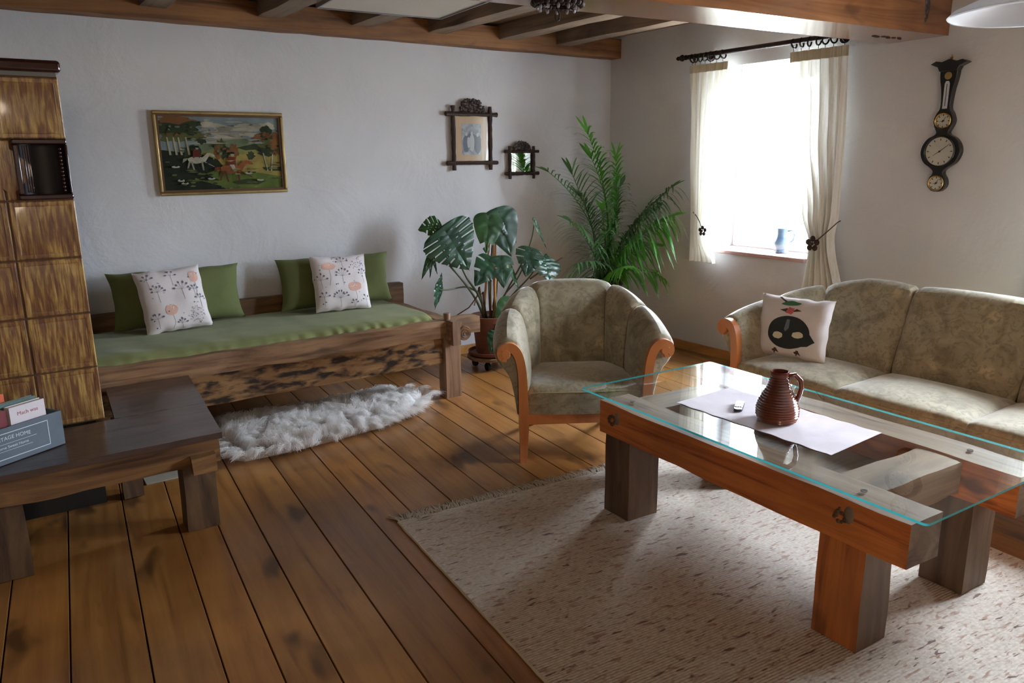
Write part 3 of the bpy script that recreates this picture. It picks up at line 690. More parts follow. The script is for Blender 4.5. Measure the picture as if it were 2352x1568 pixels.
def decal(b, fn, poly, mi, off):
    """flat print following the bulge of the cushion: fan of small quads"""
    q_ = []
    for (x0, y0), (x1, y1) in zip(poly, poly[1:]+poly[:1]):
        m_ = max(1, int(sqrt((x1-x0)**2+(y1-y0)**2)/.045)); q_ += [(x0+(x1-x0)*i/m_, y0+(y1-y0)*i/m_) for i in range(m_)]
    poly = q_
    n = len(poly); cx = sum(p[0] for p in poly)/n; cy = sum(p[1] for p in poly)/n; vs = []; K = 2 if n < 14 else 8
    for k in range(K+1):
        q = k/K
        for (x, y) in poly:
            u, v = cx+(x-cx)*q, cy+(y-cy)*q; u = min(.985, max(.015, u)); v = min(.985, max(.015, v))
            p = fn(u, v); vs.append(p+Vector((0, -off, 0)))
    fs = [(k*n+i, k*n+(i+1) % n, (k+1)*n+(i+1) % n, (k+1)*n+i) for k in range(K) for i in range(n)]
    b.add(vs, fs, mi, True)
def line(b, fn, pts, w, mi, off):
    for (x0, y0), (x1, y1) in zip(pts[:-1], pts[1:]):
        d = Vector((x1-x0, y1-y0)); L = d.length; nrm = Vector((-d.y, d.x))/L*w/2
        m_ = max(1, int(L/.05))
        for i in range(m_):
            a = Vector((x0, y0))+d*i/m_; c = Vector((x0, y0))+d*(i+1)/m_
            decal(b, fn, [tuple(a-nrm), tuple(c-nrm), tuple(c+nrm), tuple(a+nrm)], mi, off)
def floral(var):
    R = random.Random(var)
    def f(b, fn):
        fl = ((.40,.33,.09,.085),(.84,.80,.075,.10)) if var == 1 else ((.28,.79,.12,.065),(.70,.40,.12,.085))
        for i, (x, y, rx, ry) in enumerate(fl):
            line(b, fn, [(x, y-ry*.6), (x+.02, y-.2 if y > .3 else .04), (x-.02, .03 if y < .5 else y-.34)], .007, 4, .0010)
            decal(b, fn, blob(x, y, rx, ry, 16, .06, i), 1, .0016)
            for k in range(9): decal(b, fn, blob(x+R.uniform(-.6,.6)*rx, y+R.uniform(0,1)*ry, .012, .007, 6, .2, k), 0, .0020)
        def sprig(x, y, n, rad, a0, a1, mi=2):
            line(b, fn, [(x, y), (x+.01, y-.16)], .006, 4, .0010)
            for k in range(n):
                a = a0+(a1-a0)*k/(n-1); q = rad*R.uniform(.75,1.15); ex, ey = x+q*cos(a), y+q*sin(a)
                line(b, fn, [(x, y), (ex, ey)], .004, 4, .0010); decal(b, fn, blob(ex, ey, .02, .015, 7, .25, k, a), mi, .0018)
        if var == 1: sp = ((.26,.62,7,.10),(.62,.62,6,.11),(.18,.22,4,.08),(.52,.10,5,.07),(.80,.60,4,.06),(.15,.84,4,.08),(.5,.86,4,.08),(.86,.45,4,.07))
        else: sp = ((.50,.60,7,.12),(.42,.22,8,.12),(.12,.55,5,.10),(.52,.86,5,.09),(.88,.62,5,.09),(.9,.15,4,.08),(.14,.25,4,.08),(.66,.10,4,.06))
        for (x, y, n, q) in sp: sprig(x, y, n, q, .2, 2.9)
        cx, cy = (.76,.20) if var == 1 else (.80,.80)
        for k in range(70):
            a = R.uniform(0, 2*pi); q = .13*sqrt(R.random()); decal(b, fn, blob(cx+q*cos(a), cy+q*sin(a), .009, .007, 5, .3, k), 3 if k % 3 else 2, .0018)
        for k in range(26):
            x, y = R.uniform(.05,.95), R.uniform(.05,.95); decal(b, fn, blob(x, y, .014, .011, 6, .3, k), 2 if k % 2 else 3, .0016)
    return f
fm = [M['linenw'], M['salmon'], M['slateprint'], M['lilacprint'], M['stemprint']]
TILT = radians(-14)
MT = .578
for nm, lab, x, y, w, h, t, rot, sd in (('cushion','wide green cushion at the stove end of the daybed, behind the first floral cushion', 1.0, 5.16, .80, .36, .15, (radians(-10), 0, radians(1)), 1),
                                   ('cushion','wide green cushion at the plant end of the daybed, behind the second floral cushion', 2.05, 5.14, .83, .36, .15, (radians(-10), 0, radians(-2)), 2)):
    r = thing(nm, lab, 'cushion', (x, y, MT+.012), rot, 'green daybed cushions'); pillow(r, w, h, t, M['greenc'], 'cover', .07, sd)
for lab, x, y, w, h, t, rot, sd in (('square floral cushion on the daybed nearest the stove, leaning askew', .955, 4.985, .395, .395, .13, (radians(-18), radians(-3), radians(4)), 1),
                                   ('square floral cushion on the daybed nearest the plants, standing upright', 2.02, 4.97, .40, .39, .12, (radians(-17), radians(1), radians(-3)), 2)):
    r = thing('cushion', lab, 'cushion', (x, y, MT+.008), rot, 'floral daybed cushions'); pillow(r, w, h, t, None, 'cover', .05, sd+4, floral(sd), fm)

# ----------------------------------------------------------------- daybed
def daybed():
    r = thing('daybed', 'rustic daybed of weathered and scorched timber along the back wall', 'bed', (1.4, 4.9, 0)); o = Vector((-1.4, -4.9, 0))
    def B(name, a, c, mat, **kw):
        b = MB(); b.rough(Vector(a)+o, Vector(c)+o, **kw); return b.build(name, mat, r)
    B('front_rail', (.3, 4.41, .43), (2.775, 4.52, .545), M['oldwood'], seg=.07, amp=.006, seed=1, freq=5)
    B('front_board', (.3, 4.45, .24), (2.49, 4.485, .43), M['burnt'], seg=.07, amp=.004, seed=2)
    B('back_rail', (.3, 5.34, .40), (2.66, 5.405, .675), M['benchwood'], seg=.08, amp=.003, seed=3)
    B('foot_rail', (2.50, 4.36, .42), (2.60, 5.34, .535), M['oldwoodY'], seg=.07, amp=.004, seed=4)
    B('head_rail', (.32, 4.52, .42), (.42, 5.34, .535), M['oldwoodY'], seg=.07, amp=.004, seed=5)
    for (x, y, s) in ((2.555, 4.46, 6), (2.555, 5.30, 7), (.37, 4.57, 8), (.37, 5.30, 9)):
        B('leg', (x-.06, y-.05, 0), (x+.06, y+.05, .43), M['oldwoodZ'], seg=.06, amp=.003, seed=s)
    b = MB(); b.lathe([(0,.05),(.022,.05),(.024,.045),(.022,0)], 14, (2.53-1.4, 4.44-4.9, .54)); b.build('peg', M['oldwoodZ'], r, 'round wooden peg on top of the joint')
    b = MB(); b.rough((2.515-1.4, 4.335-4.9, .385), (2.575-1.4, 4.42-4.9, .548), .03, .003, 11); b.build('joint_block', M['oldwoodZ'], r)
    b = MB()
    R = Matrix.Rotation(pi/2, 3, 'X')
    b.lathe([(0,.0),(.014,.004),(.016,.0),(.03,.003),(.032,-.001),(.046,.0),(.05,-.008),(.05,-.06)], 20, (2.615-1.4, 4.345-4.9, .455), 0, R); b.build('log_end', M['benchwood'], r, 'round log end with a dark heart')
    b = MB()
    for k in range(14): b.box2((.5-1.4+k*.145, 4.50-4.9, .40), (.59-1.4+k*.145, 5.34-4.9, .418))
    b.build('slats', M['oldwoodY'], r)
daybed()
def mattress():
    r = thing('mattress', 'thin mattress in a green cotton cover on the daybed', 'mattress', (1.42, 4.90, .42))
    W, D, H = 1.035, .43, .165
    def fn(u, v):
        # closed section around x; v across the section
        x = -W+2*W*u; a = v*2*pi; e = .28
        cy = math.copysign(abs(cos(a))**e, cos(a)); cz = math.copysign(abs(sin(a))**.55, sin(a))
        k = 1-.0*abs(x)
        end = min(1, (1-abs(x)/W)/.03); end = sqrt(max(0, 1-(1-end)**2))
        y = cy*D*(1-.012*(1-end)); z = H/2+cz*H/2*(.25+.75*end)
        top = max(0, sin(a))
        z += top*(.010*mnoise.noise(Vector((x*2.2, y*3, 1)))+.006*mnoise.noise(Vector((x*7+y*5, y*2.2, 5))))
        if cy < -.85 and cz > -.2: y += .006*sin(x*70+3*mnoise.noise(Vector((x*5, 0, 0))))*(1 if x > .1 else .4); z -= .012*(1-x/W)*.4
        return Vector((x, y, z))
    b = MB(); b.grid(fn, 200, 72); b.build('cover', M['green'], r, recalc=True)
mattress()

# ------------------------------------------------------------ sheepskin rug
def sheepskin():
    r = thing('sheepskin_rug', 'long white shaggy sheepskin rug on the floor in front of the daybed', 'rug', (1.65, 4.42, 0)); R = random.Random(3)
    out = [(.97,4.16),(1.03,4.08),(1.3,4.07),(1.6,4.10),(1.85,4.13),(2.05,4.20),(2.22,4.30),(2.35,4.42),(2.36,4.58),(2.30,4.70),(2.1,4.74),(1.9,4.68),(1.6,4.66),(1.35,4.70),(1.15,4.76),(1.0,4.70),(.96,4.50),(1.0,4.35)]
    out = [(x-1.65, y-4.42) for x, y in out]; n = len(out)
    def inside(x, y):
        c = False; j = n-1
        for i in range(n):
            xi, yi = out[i]; xj, yj = out[j]
            if (yi > y) != (yj > y) and x < (xj-xi)*(y-yi)/(yj-yi)+xi: c = not c
            j = i
        return c
    b = MB(); b.prism(out, .016, Matrix.Identity(4), 0, .001); b.build('hide', M['hide'], r)
    vs = []; fs = []; cnt = 0
    while cnt < 1050:
        x, y = R.uniform(-.72,.74), R.uniform(-.37,.38)
        if not inside(x, y): continue
        cnt += 1
        a0 = 1.6*pi*mnoise.noise(Vector((x*2.6, y*2.6, 0)))-.7+R.uniform(-.5,.5); edge = 0 if inside(x*1.08, y*1.15) else 1
        if edge: a0 = atan2(y*1.6, x)+R.uniform(-.5,.5)
        L0 = R.uniform(.06,.11)*(1.15 if edge else 1); h0 = R.uniform(.035,.075)*(.6 if edge else 1); d0 = Vector((cos(a0), sin(a0), 0)); cu = R.uniform(-.03,.03)
        tip = Vector((x, y, .012))+d0*L0; sd = Vector((-d0.y, d0.x, 0))
        for q in range(34):
            rr = .034*sqrt(R.random()); aa = R.uniform(0, 2*pi); p0 = Vector((x+rr*cos(aa), y+rr*sin(aa), .010)); tp = tip+Vector((R.gauss(0,.011), R.gauss(0,.011), .016+.022*R.random())); w = sd*R.uniform(.0010,.0022)+Vector((0,0,R.uniform(-.0012,.0012))); o = len(vs); hh = h0*R.uniform(.7,1.2)
            for k in range(6):
                t = k/5; p = p0.lerp(tp, t**1.15)+Vector((0,0,hh*sin(pi*min(1,t*.96+.02))**.8))+sd*(cu*sin(t*3.1)+.004*sin(t*9+q)); p.z = max(.004, p.z)
                ww = w*(1-t*.8); vs += [p-ww, p+ww]
            fs += [(o+2*k, o+2*k+1, o+2*k+3, o+2*k+2) for k in range(5)]
    me = MB(); me.add(vs, fs, 0, True); o = me.build('fleece', M['fur'], r, recalc=False); o['kind'] = 'stuff'
sheepskin()

# ------------------------------------------------------------ tiled stove
def stove():
    r = thing('tiled_stove', 'tall brown and ochre glazed tiled stove at the left edge', 'stove', (-.2, 3.83, 0)); X1 = .368+.2; T = .2485
    b = MB(); xs = [X1-i*.2485 for i in range(6)]; D = .52; g = .003
    b.box2((xs[-1]+.006, .09, .455), (X1-.006, D-.006, 1.95), 1)
    b.box2((xs[-1]+.006, .010, .455), (X1-.006, .09, 1.452), 1); b.box2((xs[-1]+.006, .010, 1.70), (X1-.006, .09, 1.95), 1); b.box2((xs[-1]+.006, .010, 1.452), (.366, .09, 1.70), 1)
    for j in range(6):
        z0 = .455+j*T; sh = 0
        for i in range(5):
            x1, x0 = xs[i], xs[i+1]
            if j == 4 and i == 0: x1 = .366-.002
            def tile(a0, a1, z0, z1, y, face):
                pr = [(0,.0),(.004,-.004),(.018,-.0052),(.022,-.0030),(.03,-.0045),(.10,-.006)]
                vs = []; 
                for (ins, dep) in pr:
                    for (u, v) in ((a0+g+ins, z0+g+ins), (a1-g-ins, z0+g+ins), (a1-g-ins, z1-g-ins), (a0+g+ins, z1-g-ins)):
                        vs.append((u, y+dep, v) if face == 'f' else (X1-dep, u, v))
                m_ = len(pr); fs = [(k*4+q, k*4+(q+1) % 4, (k+1)*4+(q+1) % 4, (k+1)*4+q) for k in range(m_-1) for q in range(4)]
                fs.append(tuple((m_-1)*4+q for q in range(4))); b.add(vs, fs, 0, False)
                return
            tile(x0, x1, z0, z0+T, 0.010, 'f')
        for k in range(2): 
            y0 = k*D/2+.004; 
            pr = [(0,.004),(.004,0),(.018,-.001),(.022,.001),(.03,0),(.10,-.0015)]; vs = []
            for ins, dep in pr:
                for (u, v) in ((y0+g+ins, z0+g+ins), (y0+D/2-g-ins, z0+g+ins), (y0+D/2-g-ins, z0+T-g-ins), (y0+g+ins, z0+T-g-ins)): vs.append((X1-dep-.006, u, v))
            fs = [(q*4+e, q*4+(e+1) % 4, (q+1)*4+(e+1) % 4, (q+1)*4+e) for q in range(5) for e in range(4)]+[(20,21,22,23)]; b.add(vs, fs, 0, False)
    b.build('tiles', [M['tile'], M['tilejoint']], r, bevel=.003, seg=2)
    b = MB(); b.box2((xs[-1], .004, 1.948), (X1-.008, D, 1.966)); b.build('mortar_band', M['grout'], r, 'grey mortar line below the cornice')
    b = MB(); b.box2((xs[-1], -.018, 1.964), (X1+.012, D, 2.012)); b.build('cornice', M['brownglaze'], r, 'dark brown glazed cornice', bevel=.014, seg=4)
    # warming niche
    nx0, nx1, nz0, nz1 = .166+.2, X1-.004, 1.452, 1.70
    b = MB(); t = .022
    b.box2((nx0, -.012, nz0), (nx1, .06, nz0+t)); b.box2((nx0, -.012, nz1-t), (nx1, .06, nz1)); b.box2((nx0, -.012, nz0+t), (nx0+t, .06, nz1-t)); b.box2((nx1-t*.5, -.012, nz0+t), (nx1, .06, nz1-t))
    fr = b.build('niche_frame', M['brownglaze'], r, 'dark brown glazed frame of the warming niche', bevel=.006, seg=3)
    b = MB(); cx = (nx0+nx1)/2; hw = (nx1-nx0)/2-.006
    b.grid(lambda u, v: Vector((cx+hw*cos(pi*(1-u)), .0+.075*sin(pi*u), nz0+t+(nz1-nz0-2*t)*v)), 24, 2); b.build('niche_recess', M['nichedark'], r, recalc=False)
    b = MB()
    for k in range(3): b.box2((nx0+.034+.009*k, -.006+.006*k, nz0+.03), (nx0+.041+.009*k, .03, nz1-.026))
    b.build('fluting', M['brownglaze'], r, bevel=.0025)
    for k in range(12):
        b = MB(); b.sphere((nx1-.03+.0*k, -.006, nz0+.036+k*.0155), .0078, 10); b.build('bead', M['brownglaze'], fr)
    b = MB(); b.box2((xs[-1], .13, 0), (X1-.03, D-.02, .455)); b.build('plinth', M['black'], r, 'black plinth under the bench')
stove()
b = MB(); b.box2((.53, 4.06, 0), (.70, 4.38, .006)); tag(b.build('pale_floor_patch', plain('pale_floor_tone', srgb(150,142,126), .6, vary=.1), bevel=.002), 'pale floor patch beside the stove plinth under the bench', 'floor plate')  # thin paler patch laid on the floor under the bench

# ------------------------------------------------------------------- bench
def bench():
    r = thing('bench', 'dark stained corner bench wrapped around the tiled stove', 'bench', (.3, 3.6, 0)); o = Vector((-.3, -3.6, 0))
    def B(name, a, c, mat, **kw):
        b = MB(); b.rough(Vector(a)+o, Vector(c)+o, **kw); return b.build(name, mat, r)
    # top: front board and side board, slightly skewed like the old floor
    def top(poly, name, sd):
        b = MB(); P = [Vector((x, y, 0))+o for x, y in poly]
        def fn(z):
            return lambda u, v: ((P[0]*(1-u)+P[1]*u)*(1-v)+(P[3]*(1-u)+P[2]*u)*v)+Vector((0, .008*mnoise.noise(Vector((u*9, sd, 0)))*(1-v), z+.002*mnoise.noise(Vector((u*6, v*6, sd)))))
        nu, nv = 30, 14
        ft, fb = fn(.452), fn(.425); b.grid(ft, nu, nv); b.grid(fb, nu, nv)
        ring = [(i/nu, 0) for i in range(nu)]+[(1, j/nv) for j in range(nv)]+[(1-i/nu, 1) for i in range(nu)]+[(0, 1-j/nv) for j in range(nv)]
        m_ = len(ring); vs = [ft(*q) for q in ring]+[fb(*q) for q in ring]; b.add(vs, [(i, (i+1) % m_, (i+1) % m_+m_, i+m_) for i in range(m_)], 0, False)
        b.build(name, M['benchtop'], r, merge=True)
    top([(-.55,3.335),(.757,3.335),(.80,3.815),(-.55,3.80)], 'top_board', 1)
    top([(.402,3.818),(.803,3.818),(.852,4.395),(.44,4.395)], 'top_board', 2)
    B('front_rail', (-.55,3.355,.315), (.745,3.42,.428), M['benchwood'], seg=.06, amp=.008, seed=3, freq=4)
    B('side_rail', (.70,3.43,.33), (.765,4.38,.426), M['benchwood'], seg=.06, amp=.004, seed=4)
    for (x0, y0, x1, y1, s) in ((.585,3.39,.725,3.50,1),(-.14,3.37,.0,3.50,2),(.41,3.93,.50,4.03,3),(.72,4.26,.80,4.36,4),(-.54,3.40,-.44,3.5,5)):
        b = MB(); b.rough(Vector((x0, y0, 0))+o, Vector((x1, y1, .40 if s != 1 else .34))+o, .06, .004, s); b.build('leg', M['benchleg'], r)
    b = MB(); b.rough(Vector((.61,3.31,.29))+o, Vector((.715,3.42,.372))+o, .03, .006, 8, chip=.01); b.build('tenon', M['benchwood'], r, 'square tenon sticking out over the leg')
bench()

# --------------------------------------------------- crate with books
def textmesh(s, size, mat, parent, M4, name, arc=0, depth=.0006):
    cu = bpy.data.curves.new(name, 'FONT'); cu.body = s; cu.size = size; cu.extrude = depth; cu.align_x = 'CENTER'; cu.align_y = 'CENTER'
    t = bpy.data.objects.new(name, cu); COL.objects.link(t)
    dg = bpy.context.evaluated_depsgraph_get(); me = bpy.data.meshes.new_from_object(t.evaluated_get(dg)); bpy.data.objects.remove(t)
    for v in me.vertices:
        x, y, z = v.co
        if arc: y += -arc*x*x
        v.co = M4 @ Vector((x, y, z))
    me.materials.clear(); me.materials.append(mat); me.update()
    o = bpy.data.objects.new(name, me); COL.objects.link(o); o.parent = parent; return o
def crate():
    ang = radians(31)
    r = thing('magazine_crate', 'slate grey wooden crate lettered VINTAGE HOME holding books on the bench', 'crate', (-.085, 3.570, .4545), ang); W, D, H, t = .235, .13, .145, .009
    b = MB(); b.box2((-W,-D,0), (W,-D+t,H)); b.build('front_panel', M['slate'], r, bevel=.0015)
    b = MB(); b.box2((-W,D-t,0), (W,D,H)); b.build('back_panel', M['slate'], r, bevel=.0015)
    for s in (-1, 1): b = MB(); b.box2((s*W-s*t,-D+t,0), (s*W,D-t,H)); b.build('end_panel', M['slate'], r, bevel=.0015)
    b = MB(); b.box2((-W+t,-D+t,0), (W-t,D-t,.006)); b.build('bottom', M['slate'], r)
    FM = Matrix(((1,0,0,0),(0,0,-1,-D),(0,1,0,H/2),(0,0,0,1)))
    b = MB(); fw, fh, q = .172, .052, .0028
    for (x0, y0, x1, y1) in ((-fw,-fh,fw,-fh+q),(-fw,fh-q,fw,fh),(-fw,-fh,-fw+q,fh),(fw-q,-fh,fw,fh)): b.prism([(x0,y0),(x1,y0),(x1,y1),(x0,y1)], .0008, FM, 0, -.0002)
    for y, w in ((.008,.12),(-.020,.10)): b.prism([(-w,y),(w,y),(w,y+.0012),(-w,y+.0012)], .0008, FM, 0, -.0002)
    b.build('printed_border', M['chalk'], r, 'thin white printed border')
    textmesh('VINTAGE HOME', .0215, M['chalk'], r, FM @ Matrix.Translation((.02, .030, 0)), 'lettering', .9)
    textmesh('Home Sweet Home', .016, M['chalk'], r, FM @ Matrix.Translation((.02, -.006, 0)) @ Matrix.Shear('XZ', 4, (0, 0)), 'lettering')
    # books standing in the crate, seen over the front panel
    def book(label, x, y, w, h, th, mat, face=None, tilt=0, group=None):
        c = r.matrix_world if False else Matrix.Translation(r.location) @ Matrix.Rotation(ang, 4, 'Z'); p = c @ Vector((x, y, .0065))
        k = thing('book', label, 'book', p, (tilt, 0, ang), 'books in the crate')
        b = MB(); b.box2((-w/2,-th/2,0), (w/2,-th/2+.0018,h)); b.box2((-w/2,th/2-.0018,0), (w/2,th/2,h)); b.box2((-w/2,-th/2+.0018,0), (-w/2+.002,th/2-.0018,h)); b.build('cover', mat, k)
        b = MB(); b.box2((-w/2+.0022,-th/2+.002,.002), (w/2-.003,th/2-.002,h-.003)); b.build('pages', M['paper'], k)
        if face: 
            for tx, sz, dy, mt in face: textmesh(tx, sz, mt, k, Matrix(((1,0,0,0),(0,0,-1,-th/2),(0,1,0,h-dy),(0,0,0,1))), 'title')
        return k
    red = plain('dark_red_cover', srgb(112,28,36), .5); pink = plain('pale_pink_cover', srgb(206,196,198), .6); ors = plain('orange_cover', srgb(206,88,44), .5)
    pat = plain('flowered_cover', srgb(74,98,92), .5, vary=.6); wh = plain('white_cover', srgb(214,216,216), .5); tit = plain('rose_title', srgb(176,96,112), .6)
    book('pale pink book titled in rose script, foremost in the slate crate', .110, -.098, .145, .205, .030, pink, [('Mach was', .022, .032, tit)])
    book('book with a dark flowered cover just behind the pink book', .10, -.060, .15, .215, .024, pat)
    book('dark red book left of the pink book in the crate', -.02, -.088, .10, .20, .035, red)
    book('orange book at the far left of the crate', -.0, -.022, .15, .245, .02, ors, [('er', .03, .035, M['paper'])])
    book('white book standing tallest at the left of the crate', -.05, .02, .16, .29, .02, wh)
crate()

# ------------------------------------------------- upholstered suite
def suite(r, a, rx, ry, yB, inset, flat, panels, zf=.600, zb=.815, lean=.13, rr=.078):
    """barrel back: roll centre line runs as a U from arm front round the back; a=half width, rx/ry corner ellipse"""
    Lq = 1.0
    def path(s, A, RX_, RY):     # s in -1..1
        q = abs(s); sg = 1 if s >= 0 else -1; str_ = flat
        if q < str_:
            return Vector((sg*(A-RX_)*q/max(str_, 1e-6), RY, 0)), Vector((0, 1, 0))
        t = (q-str_)/(1-str_); ph = pi/2*t
        ex = .92
        x = (A-RX_)+RX_*sin(ph)**ex; y = RY*cos(ph)**ex
        n = Vector((sg*(sin(ph)/RX_ if RX_ else 0), cos(ph)/RY, 0)).normalized()
        return Vector((sg*x, y, 0)), n
    def zc(s):
        q = abs(s); t = max(0, (q-max(flat,.35)*.95)/(1-max(flat,.35)*.95)); return zb+(zf-zb)*(t**1.35)
    def sect(s, k, bul):
        T, n = path(s, a, rx, ry); B, _ = path(s, a-inset, rx-inset*.9 if rx > inset else rx, yB)
        z = zc(s); d = n; r0 = rr
        inn = Vector((-d.x, -d.y, 0))
        zz = Vector((0, 0, 1))
        P = [B+zz*.34+d*.01, B+zz*.42+inn*(bul*.6), B.lerp(T-d*r0, .30)+zz*(.40+(z-.40)*.30)+inn*bul, B.lerp(T-d*r0, .62)+zz*(.40+(z-.40)*.62)+inn*bul, B.lerp(T-d*r0, .88)+zz*(.40+(z-.40)*.9)+inn*bul*.8,
             T-d*(r0*.98)+zz*z+inn*bul*.5, T-d*(r0*.7)+zz*(z+r0*.72+bul*.5), T+zz*(z+r0+bul*.7), T+d*(r0*.72)+zz*(z+r0*.7+bul*.4), T+d*(r0+bul*.4)+zz*z,
             T+d*(r0*.62)+zz*(z-r0*.8), T+d*(-.012)+zz*(z-r0*1.5), T+d*(-.03)+zz*(z-.22), T+d*(-.045)+zz*.30, T+d*(-.05)+zz*.22]
        return P
    for (s0, s1, nm) in panels:
        b = MB(); nu = 16; rows = []
        for i in range(nu+1):
            t = i/nu; e = 2*t-1; bul = .038*(1-abs(e)**2.6)**.6-.010
            if i in (0, nu): bul = -.012
            s = s0+(s1-s0)*(.5+.5*e*(1 if abs(s0+(s1-s0)*(.5+.5*e)) > .999 else 1.03)); s = max(-1, min(1, s))
            rows.append(sect(s, t, bul))
        K = len(rows[0]); vs = [p for row in rows for p in row]; fs = [(i*K+k, (i+1)*K+k, (i+1)*K+k+1, i*K+k+1) for i in range(nu) for k in range(K-1)]
        fs.append(tuple(range(K))); fs.append(tuple(nu*K+k for k in reversed(range(K)))); fs += [(i*K, i*K+K-1, (i+1)*K+K-1, (i+1)*K) for i in range(nu)]
        b.add(vs, fs, 0, True); o = b.build(nm, M['velvet'], r, subsurf=1)
    # wooden scroll posts
    for s in (-1, 1):
        cl = [(.418,.590,.026),(.442,.600,.030),(.438,.628,.029),(.402,.640,.026),(.370,.615,.024),(.350,.56,.023),(.340,.48,.023),(.336,.36,.025),(.334,.22,.026),(.334,.12,.022),(.338,0,.018)]
        off = a-.415
        b = MB(); vs = []; n = len(cl); yf, yb_ = -.028, .028
        # smooth the centre line
        pts = []
        for i in range(n-1):
            p0, p1, p2, p3 = cl[max(i-1,0)], cl[i], cl[i+1], cl[min(i+2,n-1)]
            for q in range(4):
                t = q/4; pts.append(tuple(.5*((2*p1[j])+(-p0[j]+p2[j])*t+(2*p0[j]-5*p1[j]+4*p2[j]-p3[j])*t*t+(-p0[j]+3*p1[j]-3*p2[j]+p3[j])*t**3) for j in range(3)))
        pts.append(cl[-1]); m_ = len(pts); L = []; Rr = []
        for i, (x, z, w) in enumerate(pts):
            d = Vector((pts[min(i+1,m_-1)][0]-pts[max(i-1,0)][0], pts[min(i+1,m_-1)][1]-pts[max(i-1,0)][1])).normalized(); nn = Vector((-d.y, d.x))
            L.append((x+nn.x*w, z+nn.y*w)); Rr.append((x-nn.x*w, z-nn.y*w))
        for i in range(m_):
            for (x, z) in (L[i], Rr[i]):
                for y in (yf, yb_): vs.append((s*(x+off), y, z))
        fs = []
        for i in range(m_-1):
            A, Bq = i*4, (i+1)*4
            fs += [(A, Bq, Bq+2, A+2), (A+1, A+3, Bq+3, Bq+1), (A, A+1, Bq+1, Bq), (A+2, Bq+2, Bq+3, A+3)]
        fs += [(0, 2, 3, 1), ((m_-1)*4, (m_-1)*4+1, (m_-1)*4+3, (m_-1)*4+2)]
        b.add(vs, fs, 0, False)
        R3 = Matrix.Rotation(pi/2, 3, 'X')
        b.lathe([(0,.0285),(.022,.0285),(.027,.024),(.028,0),(.026,-.026),(0,-.026)], 24, (s*(.428+off), 0, .606), 0, R3)
        b.build('front_leg', M['beech'], r, 'orange beech scroll arm front running down into the leg', bevel=.006, seg=3)
    for s in (-1, 1):
        b = MB(); x = s*(a-rx*.55-.03); b.tube([(x, ry-.10, .26), (x, ry-.06, .12), (x, ry, 0)], [.024, .021, .017], 10); b.build('back_leg', M['beech'], r)
def seat(r, x0, x1, y0, y1, zt, zb, name='seat', crown=.02, bow=.02, nu=24, pipe=True):
    cx, hx = (x0+x1)/2, (x1-x0)/2; b = MB()
    prof = [(y1, zt-.03), (y1-.02, zt-.004)]+[(y1+(y0+.05-y1)*t, zt) for t in (.2,.4,.6,.8,.95)]+[(y0+.028, zt-.003), (y0+.008, zt-.014), (y0, zt-.034), (y0-.001, zt-.06), (y0+.004, zt-.10), (y0+.01, zb+.0)]
    rows = []
    for i in range(nu+1):
        e = 2*i/nu-1; sq = (1-abs(e)**6)**.5 if abs(e) < 1 else 0
        row = []
        for (y, z) in prof:
            f = (y1-y)/(y1-y0); cr = crown*(1-e*e)*sin(pi*min(1, max(0, f)))*1.0
            zz = zb+(z-zb)*(1-.10*(1-sq))+cr*(1 if z > zt-.02 else .3)
            yy = y-bow*(1-e*e)*max(0, f-.6)/.4
            row.append(Vector((cx+hx*e*(1 if z < zt-.05 else .995), yy+.006*(1-sq), zz)))
        rows.append(row)
    K = len(prof); vs = [p for q in rows for p in q]; fs = [(i*K+k, i*K+k+1, (i+1)*K+k+1, (i+1)*K+k) for i in range(nu) for k in range(K-1)]
    fs += [tuple(range(K)), tuple(nu*K+k for k in reversed(range(K)))]+[(i*K, (i+1)*K, (i+1)*K+K-1, i*K+K-1) for i in range(nu)]
    b.add(vs, fs, 0, True); o = b.build(name, M['velvet'], r)
    if pipe:
        b = MB(); b.tube([rows[i][9]+Vector((0, -.002, -.002)) for i in range(nu+1)], .0032, 6); b.build('piping', M['piping'], o)
    return o
# armchair
ch = thing('armchair', 'barrel backed armchair in faded floral velvet behind the coffee table', 'armchair', (2.555, 3.02, 0), radians(-30.7))
suite(ch, .412, .29, .60, .50, .115, .25, [(-1,-.72,'arm_panel'), (-.72,-.44,'wing_panel'), (-.44,.44,'back_panel'), (.44,.72,'wing_panel'), (.72,1,'arm_panel')])
seat(ch, -.305, .305, .0, .50, .425, .262, crown=.018, bow=.025, pipe=True)
b = MB(); b.box2((-.312, .002, .205), (.312, .03, .262)); b.box2((-.315,.03,.215), (-.29,.52,.26)); b.box2((.29,.03,.215), (.315,.52,.26)); b.box2((-.29,.48,.215),(.29,.51,.26)); b.build('seat_rail', M['beech'], ch, 'orange beech rail under the seat', bevel=.003)
# sofa
so = thing('sofa', 'three seat sofa in faded floral velvet along the window wall', 'sofa', (3.60, 1.885, 0), radians(-90))
suite(so, 1.065, .42, .70, .47, .115, .66, [(-1,-.88,'arm_panel'), (-.88,-.765,'wing_panel'), (-.765,-.335,'back_panel'), (-.335,.335,'back_panel'), (.335,.765,'back_panel'), (.765,.88,'wing_panel'), (.88,1,'arm_panel')], zf=.600, zb=.805)
for x0, x1 in ((-.985,-.329), (-.331,.331), (.329,.985)): seat(so, x0, x1, -.02, .50, .425, .27, 'seat_cushion', crown=.03, bow=.03)
b = MB(); b.box2((-.98, .0, .20), (.98, .03, .27)); b.box2((-.98,.03,.21), (-.95,.55,.26)); b.box2((.95,.03,.21), (.98,.55,.26)); b.build('seat_rail', M['beech'], so, 'orange beech rail under the seat', bevel=.003)
b = MB(); b.box2((-.95, .03, .22), (.95, .53, .265)); b.build('seat_base', M['velvet'], so)
